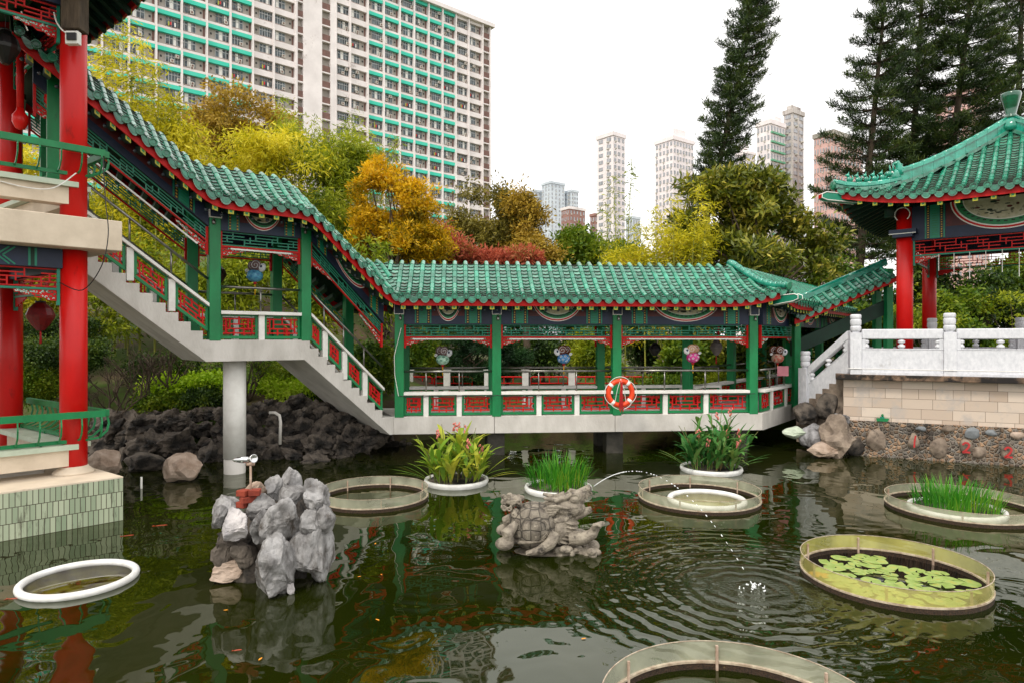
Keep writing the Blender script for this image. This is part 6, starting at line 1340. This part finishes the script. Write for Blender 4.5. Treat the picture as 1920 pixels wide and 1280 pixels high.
# left slope seen through the stair: bright undergrowth, hedges, bare small trees
tree('bamboo_hedge', 'yellow-green bamboo hedge seen through the stairway openings', [(x, 540 + (x % 2) * 15, 60, 80, 19.5, 25) for x in range(150, 720, 60)] + [(x, 420, 60, 60, 22.5, 30) for x in range(150, 640, 70)], L_bamg, (.2, .05), 1100, 60, .4, trunk=False, cat='hedge', droop=.5)
tree('bright_shrub', 'bright yellow-green low ground shrub above the rock wall', [(340, 722, 60, 14, 17.6), (410, 715, 50, 14, 17.6), (490, 722, 60, 14, 17.6), (560, 730, 50, 12, 17.6)], leafmat('fresh_leaf', [C(110, 150, 14), C(150, 186, 20), C(176, 206, 40), C(196, 216, 70)], .4), (.10, .05), 260, 60, .22, trunk=False, cat='shrub')
for k, (px, py, rx, ry, Y_, lab) in enumerate(((100, 665, 85, 32, 16.6, 'large clipped hedge behind the lower pavilion storey'), (60, 720, 40, 25, 15.8, 'small round clipped hedge low behind the pavilion rail'), (90, 610, 80, 20, 18.5, 'upper clipped hedge row on the slope left'), (500, 690, 90, 18, 18.6, 'clipped olive hedge above the rock wall'), (300, 690, 60, 22, 18.6, 'clipped hedge behind the bare shrubs'))):
    tree('clipped_hedge', lab, [(px, py, rx, ry, Y_), (px + rx * .5, py + 4, rx * .6, ry * .9, Y_)], L_dark if k % 2 == 0 else L_mid, (.06, .035), 420, 80, .2, trunk=False, cat='hedge')
tree('slope_foliage', 'mixed yellow-green foliage on the slope at the far left', [(30, 480, 80, 60, 20), (120, 560, 60, 40, 20), (40, 590, 60, 30, 20), (40, 300, 60, 60, 19)], L_bam, (.2, .05), 300, 60, .4, trunk=False, cat='shrub')
for k, (px, py, Y_, h) in enumerate(((205, 740, 16.2, 2.3), (262, 735, 16.6, 2.0), (318, 735, 16.9, 1.7), (465, 725, 17.3, 1.3))):
    c = T(px, py, Y_); c[2] = ground_at(c[0], c[1]); r_ = random.Random(40 + k); root = thing('bare_shrub', c, ('bare many-stemmed shrub nearest the red pavilion column', 'bare forked shrub second from the red pavilion column', 'bare forked shrub left of the white support column', 'thin bare shrub right of the white support column')[k], 'shrub', 'bare shrubs'); b = MB()
    def grow(p, d, L_, r0, n):
        q = p + d * L_; b.tube([p, (p + q) / 2 + A3(r_.gauss(0, .03), r_.gauss(0, .03), 0), q], [r0, r0 * .85, r0 * .7], M_bark, 6, False)
        if n > 0:
            for _ in range(2 + (r_.random() < .5)): grow(q, nrm(d + A3(r_.gauss(0, .38), r_.gauss(0, .38), r_.uniform(0, .25))), L_ * r_.uniform(.6, .85), r0 * .62, n - 1)
    for _ in range(4): grow(c.copy(), nrm(A3(r_.gauss(0, .35), r_.gauss(0, .3), 1)), h * .34, .045, 4)
    b.build('stems', root, recalc=False)
for k, (px, py, rx, ry, Y_, m, lab) in enumerate(((200, 770, 34, 18, 16.4, L_dark, 'dark low shrub on the bank beside the red column'), (300, 752, 40, 14, 16.9, L_mid, 'low green shrub rooted on top of the rock wall'), (395, 745, 44, 14, 17.0, L_dark, 'low dark shrub behind the rock wall near the white column'), (600, 748, 40, 18, 17.4, L_dark, 'dark shrub under the lower stair flight'))):
    tree('shrub', lab, [(px, py, rx, ry, Y_)], m, (.1, .045), 150, 60, .18, cat='shrub', trunk=False)
# ---------------------------------------------------------------- apartment blocks
M_facw = mat('white_facade', C(242, 234, 232), C(226, 218, 216), rough=.85, scale=.35, c3=C(184, 172, 166), s3=.4, t3=.6)
M_facg = mat('grey_facade', C(176, 168, 160), C(154, 148, 140), rough=.9, scale=.5, c3=C(112, 106, 98), s3=.6, t3=.6)
M_factl = mat('teal_band', C(62, 206, 178), C(84, 212, 186), rough=.8, scale=.4); M_sill = mat('pinkish_sill', C(190, 168, 160), C(160, 140, 130), rough=.9, scale=2)
M_glass = mat('window_glass', C(48, 58, 62), C(96, 110, 116), rough=.15, scale=1.2, c3=C(20, 24, 26), s3=1.5, t3=.5); M_mull = mat('window_frame', C(206, 208, 208), rough=.6)
M_ac = mat('air_conditioner', C(214, 210, 200), C(190, 186, 176), rough=.6, scale=3); M_shade = mat('brown_balcony', C(130, 96, 88), C(110, 84, 76), rough=.8, scale=1.5)
G0 = A3(-26.6, 120, 0); FG = Fr(G0, A3(.766, .643, 0), A3(-.643, .766, 0)); gx = lambda px: upx(FG, px, 0)
flats = thing('apartment_block', FG(-14, 0, 1), 'huge apartment block with white and teal bands behind the trees', 'building'); SH = 2.75; ZT = 69.3; NS = 25
FT = Fr(G0, FG.e, FG.n)
tA0 = gx(241) - 3.35 * 4; tA1 = gx(554); tB0 = gx(627); tB1 = gx(904); tE = gx(918)
b = MB(); b.boxf(FG, tA0 - 3, tE, .35, 14, 0, ZT - .3, M_facg); b.build('wall', flats, recalc=False)
b = MB(); b.boxf(FG, tA0 - 4, tE + .8, -.9, 15, ZT - .3, ZT + .5, M_facw); b.boxf(FG, tA1 - 1, tB0 + 1, -.6, 8, ZT + .5, ZT + 6, M_facw); b.build('roof', flats)
b = MB()
for (p0, p1) in ((554, 556.5), (567, 602), (618, 627.5), (916, 918)): b.boxf(FG, gx(p0), gx(p1), -.45, .8, 0, ZT + (5 if p1 == 602 else -.3), M_facw)
b.build('pier_wall', flats)
for (p0, p1) in ((556.5, 567), (602, 618), (904, 916)):
    for i in range(NS + 1):
        b = MB(); z = ZT - SH * (i + 1) - .2; b.boxf(FG, gx(p0) + .02, gx(p1) - .02, -.25, .3, z, z + 1.1, M_shade); b.boxf(FG, gx(p0) + .02, gx(p1) - .02, -.3, .3, z - .25, z - .005, M_facw); b.boxf(FG, gx(p0) + .02, gx(p1) - .02, .28, .34, z + 1.15, z + SH - .3, M_dshade)  if False else None
        b.build('balcony', flats)
finsA = [tA0 + 3.35 * i for i in range(4)] + [gx(p) for p in (241, 292, 340, 387, 431, 473, 512, 553)]; finsB = [gx(p) for p in (628, 655, 688, 718, 748, 775, 802, 828, 853, 877, 903)]
b = MB()
for fs_ in (finsA, finsB):
    for t in fs_: b.boxf(FG, t - .12, t + .12, -.55, .35, 0, ZT - .31, M_facw)
b.build('fin', flats)
def winmesh(kind, name='window'):
    b = MB(); w_, h_ = 1.30, 1.3; r_ = random.Random(kind)
    b.box(-w_, w_ - .05, -.06, .0, 0, h_, M_glass)
    for x in np.linspace(-w_, w_ - .05, 5 + kind % 2): b.box(x - .035, x + .035, -.1, -.06, 0, h_, M_mull if kind % 3 else M_facg)
    for z in (0, h_ * .68, h_): b.box(-w_, w_ - .05, -.11, -.07, z - .03, z + .03, M_mull if kind % 3 else M_facg)
    for k in range(r_.randint(0, 2)):
        x = r_.uniform(-1.0, .6); z = r_.choice((-.35, .0, .75)); b.box(x, x + .6, -.5, -.12, z, z + .45, M_ac); b.box(x + .14, x + .46, -.51, -.5, z + .09, z + .37, M_shade)
    if kind == 3:
        for k in range(4): x = -1 + .35 * k; b.box(x, x + .22, -.55, -.5, .1 - r_.uniform(0, .3), .5, [M_red, M_blue, M_white, M_yel][(k + kind) % 4])
    if r_.random() < .5: x = r_.uniform(-1.1, .3); b.box(x, x + .55, -.065, -.055, .05, h_ - .05, M_white)
    b.box(-w_ - .05, w_, -.28, -.0, -.12, -.04, M_sill); return b
spots = []; b = MB()
for fs_, tl, par in ((finsA, lambda t: t < gx(472), 1), (finsB, lambda t: gx(687) < t < gx(852), 0)):
    for j, (t0, t1) in enumerate(zip(fs_[:-1], fs_[1:])):
        mid = (t0 + t1) / 2; winright = (j % 2 == par); zt = tl(mid)
        for i in range(NS):
            zc = ZT - .3 - SH * i; b_ = b; e_ = .125
            b_.boxf(FG, t0 + e_, t1 - e_, -.18, .34, zc - .62, zc - .02, M_factl if zt else M_facw); b_.boxf(FG, t0 + e_, t1 - e_, -.2, .34, zc - 1.02, zc - .63, M_facw) if False else b_.boxf(FG, t0 + e_, t1 - e_, -.16, .34, zc - 2.75 + .0, zc - 2.38, M_facw)
            wx = (t1 - 1.05) if winright else (t0 + 1.05); spots.append((wx, zc - 2.1)); vx = t0 + .75 if winright else t1 - .75
            b_.boxf(FG, vx - .13, vx + .13, .28, .346, zc - 1.5, zc - 1.2, M_black)
            sx = t0 + .14 if winright else t1 - .44; b_.boxf(FG, sx, sx + .3, .3, .348, zc - 2.3, zc - .7, M_shade)
b.build('facade_bands', flats, recalc=False)
protos_w = []; ang = math.atan2(FG.e[1], FG.e[0]); base = world_loc(flats)
spots.sort(key=lambda s_: np.linalg.norm(FG(s_[0], 0, s_[1])) + (0 if 8 < s_[1] < 68 else 200)); rest = MB(); rw = random.Random(2)
wv = [winmesh(k) for k in range(9)]
for i, (t, z) in enumerate(spots):
    k = rw.randrange(9)
    if i < 95:
        if k >= len(protos_w) or True:
            while len(protos_w) < 9: o = wv[len(protos_w)].build('window', None); protos_w.append([o, False])
        o, u_ = protos_w[k]
        if u_: o = o.copy(); scene.collection.objects.link(o)
        protos_w[k][1] = True; o.parent = flats; p = FG(t, .34, z); o.location = p - base; o.rotation_euler = (0, 0, ang); o.scale = (.84, 1, 1.1)
    else:
        W_ = wv[k]; vs = [FG(t + v[0] * .84, .34 + v[1], z + v[2] * 1.1) for v in W_.v]; k0 = len(rest.v); rest.v.extend([tuple(v) for v in vs])
        for f, mi in zip(W_.f, W_.m): rest.f.append(tuple(k0 + q for q in f)); rest.m.append(rest.mi(W_.mats[mi])); rest.sm.append(False)
for k, (o, u_) in enumerate(protos_w):
    if not u_: bpy.data.objects.remove(o)
o = rest.build('windows', flats, recalc=False); o['kind'] = 'stuff'
# ---- distant towers
def tower(name, label, px0, px1, pytop, Y_, wall, cols=4, storeys=20, split=.45, side=None, trim=None, yaw=.62, winm=None, cap=True, pent=None, winw=.5):
    """a block turned so that two faces show, corner at the split"""
    pc_ = px0 + (px1 - px0) * split; c0 = T(pc_, HY, Y_); wl = (pc_ - px0) * Y_ / FPX; wr_2 = (px1 - pc_) * Y_ / FPX; zt = CZ + (HY - pytop) * Y_ / FPX
    F1 = Fr(c0, (math.cos(yaw), math.sin(yaw))); F2 = Fr(c0, (-math.sin(yaw), math.cos(yaw)))
    l1 = wr_2 / math.cos(yaw) * 1.02; l2 = wl / math.sin(yaw) * 1.02; root = thing(name, (c0[0], c0[1], 0), label, 'building'); winm = winm or M_glass
    b = MB(); b.poly([A3(p[0], p[1], 0) for p in (F1(0, 0, 0), F1(l1, 0, 0), F1(l1, 0, 0) + F2.e * l2, F2(l2, 0, 0))], UP * zt, wall); b.build('wall', root, recalc=True)
    if cap: b = MB(); b.poly([A3(p[0], p[1], zt) for p in (F1(-.3, 0, 0) - F2.e * .3, F1(l1 + .3, 0, 0) - F2.e * .3, F1(l1 + .3, 0, 0) + F2.e * (l2 + .3), F2(l2 + .3, 0, 0) - F1.e * .3)], UP * 1.2, side or wall); b.build('roof', root)
    if pent: a, c_, h = pent; b = MB(); b.poly([A3(p[0], p[1], zt) for p in (F1(l1 * a, 0, 0) + F2.e * l2 * .2, F1(l1 * c_, 0, 0) + F2.e * l2 * .2, F1(l1 * c_, 0, 0) + F2.e * l2 * .8, F1(l1 * a, 0, 0) + F2.e * l2 * .8)], UP * h, side or wall); b.build('penthouse', root)
    storeys = int(storeys * 1.5); sh = (zt - 1) / storeys; wn = MB(); cnt = 0; W0 = []
    for F, l_, nc, sgn in ((F1, l1, cols, -1), (F2, l2, max(1, int(cols * .8)), 1)):
        for i in range(storeys):
            z = zt - sh * (i + 1) + sh * .3
            if z < 8: continue
            for j in range(nc):
                w_ = l_ / nc * winw; x = l_ * (j + .5) / nc; W0.append((F, x, w_, z, sh * .5, sgn))
            if trim and sgn == -1: tb = MB(); tb.boxf(F, .2, l_ * .95, -.5, 0, z - sh * .3, z - sh * .12, trim); tb.build('balcony_band', root)
    W0.sort(key=lambda w_: -w_[3])
    for q, (F, x, w_, z, h, sgn) in enumerate(W0):
        v0, v1 = (-.12, .05) if sgn == -1 else (-.05, .12)
        tgt = MB() if q < 60 else wn; tgt.boxf(F, x - w_ / 2, x + w_ / 2, v0, v1, z, z + h, winm); e_ = v0 - .04 if sgn == -1 else v1 + .04
        tgt.boxf(F, x - w_ * .04, x + w_ * .04, min(e_, v0), max(e_, v1), z, z + h, M_mull)
        if (q * 7) % 5 < 2: tgt.boxf(F, x - w_ * .1, x + w_ * .4, v0 - .5 if sgn == -1 else 0, 0 if sgn == -1 else v1 + .5, z - h * .35, z - .05, M_ac)
        if q < 60: tgt.build('window', root, recalc=False)
    if wn.v: o = wn.build('windows', root, recalc=False); o['kind'] = 'stuff'
    return root
M_tw = mat('tower_white', C(244, 236, 236), C(232, 222, 222), rough=.9, scale=.2, c3=C(190, 178, 174), s3=.25, t3=.6); M_tp = mat('tower_pink', C(222, 182, 174), C(210, 170, 162), rough=.9, scale=.2)
M_tb = mat('tower_pale_blue', C(212, 220, 226), C(196, 204, 212), rough=.9, scale=.1); M_tbr = mat('tower_brown', C(164, 124, 114), C(148, 112, 104), rough=.9, scale=.2); M_tg = mat('tower_stained_grey', C(206, 200, 196), C(176, 168, 162), rough=.9, scale=.6, detail=9, c3=C(140, 130, 124), s3=.5, t3=.52, stretch=(1, 1, .2))
M_lb = mat('tower_green_band', C(120, 184, 150), rough=.9); M_fw = mat('pale_glass', C(140, 144, 150), C(174, 174, 180), rough=.3, scale=.5)
tower('apartment_tower', 'narrow pinkish white tower standing behind thin bamboo', 1124, 1175, 254, 200, M_tw, 3, 20, .5, winm=M_fw, yaw=.7)
tower('apartment_tower', 'white tower with rooftop room left of the leaning pine', 1237, 1309, 262, 210, M_tw, 7, 19, .35, winm=M_fw, pent=(.2, .8, 4.5))
tower('apartment_tower', 'white tower with green banded balconies right of the leaning pine', 1428, 1482, 232, 180, M_tw, 5, 16, .3, trim=M_lb, winm=M_fw, pent=(.5, .95, 3))
tower('apartment_tower', 'taller stained grey tower with bay windows beside the green banded one', 1476, 1516, 212, 184, M_tg, 2, 22, .25, winm=M_fw, pent=(.1, .9, 2.5), winw=.6)
tower('apartment_tower', 'pink tower half hidden by the leftmost pine of the group', 1541, 1650, 252, 170, M_tp, 9, 15, .2, side=M_facg, winm=M_fw, winw=.4)
tower('apartment_tower', 'pink tower glimpsed between pines above the pavilion roof', 1790, 1885, 168, 190, M_tp, 5, 20, .4, winm=M_fw, winw=.4)
tower('apartment_tower', 'pale blue-white far tower, central and tallest of its cluster', 1017, 1060, 344, 340, M_tb, 4, 26, .35, winm=M_fw, winw=.3)
tower('apartment_tower', 'pale far tower at the left of the blue-white cluster', 992, 1020, 360, 345, M_tb, 3, 24, .4, winm=M_fw)
tower('apartment_tower', 'pale far tower at the right of the blue-white cluster', 1058, 1085, 360, 345, M_tb, 3, 24, .5, winm=M_fw)
tower('apartment_tower', 'low brown-pink far block in front of the blue-white cluster', 1054, 1099, 392, 290, M_tbr, 5, 14, .3, side=M_facw, winm=M_fw, winw=.35)
tower('apartment_tower', 'small brown far block left of the narrow white tower', 1108, 1127, 405, 300, M_tbr, 3, 12, .4, winm=M_fw)
tower('apartment_tower', 'pale pink far block just right of the leaning pine', 1386, 1422, 288, 290, M_tw, 4, 20, .4, winm=M_fw, pent=(.1, .5, 5))
tower('apartment_tower', 'very pale low far block right of the narrow white tower', 1176, 1202, 410, 320, M_tb, 3, 12, .4, winm=M_fw)
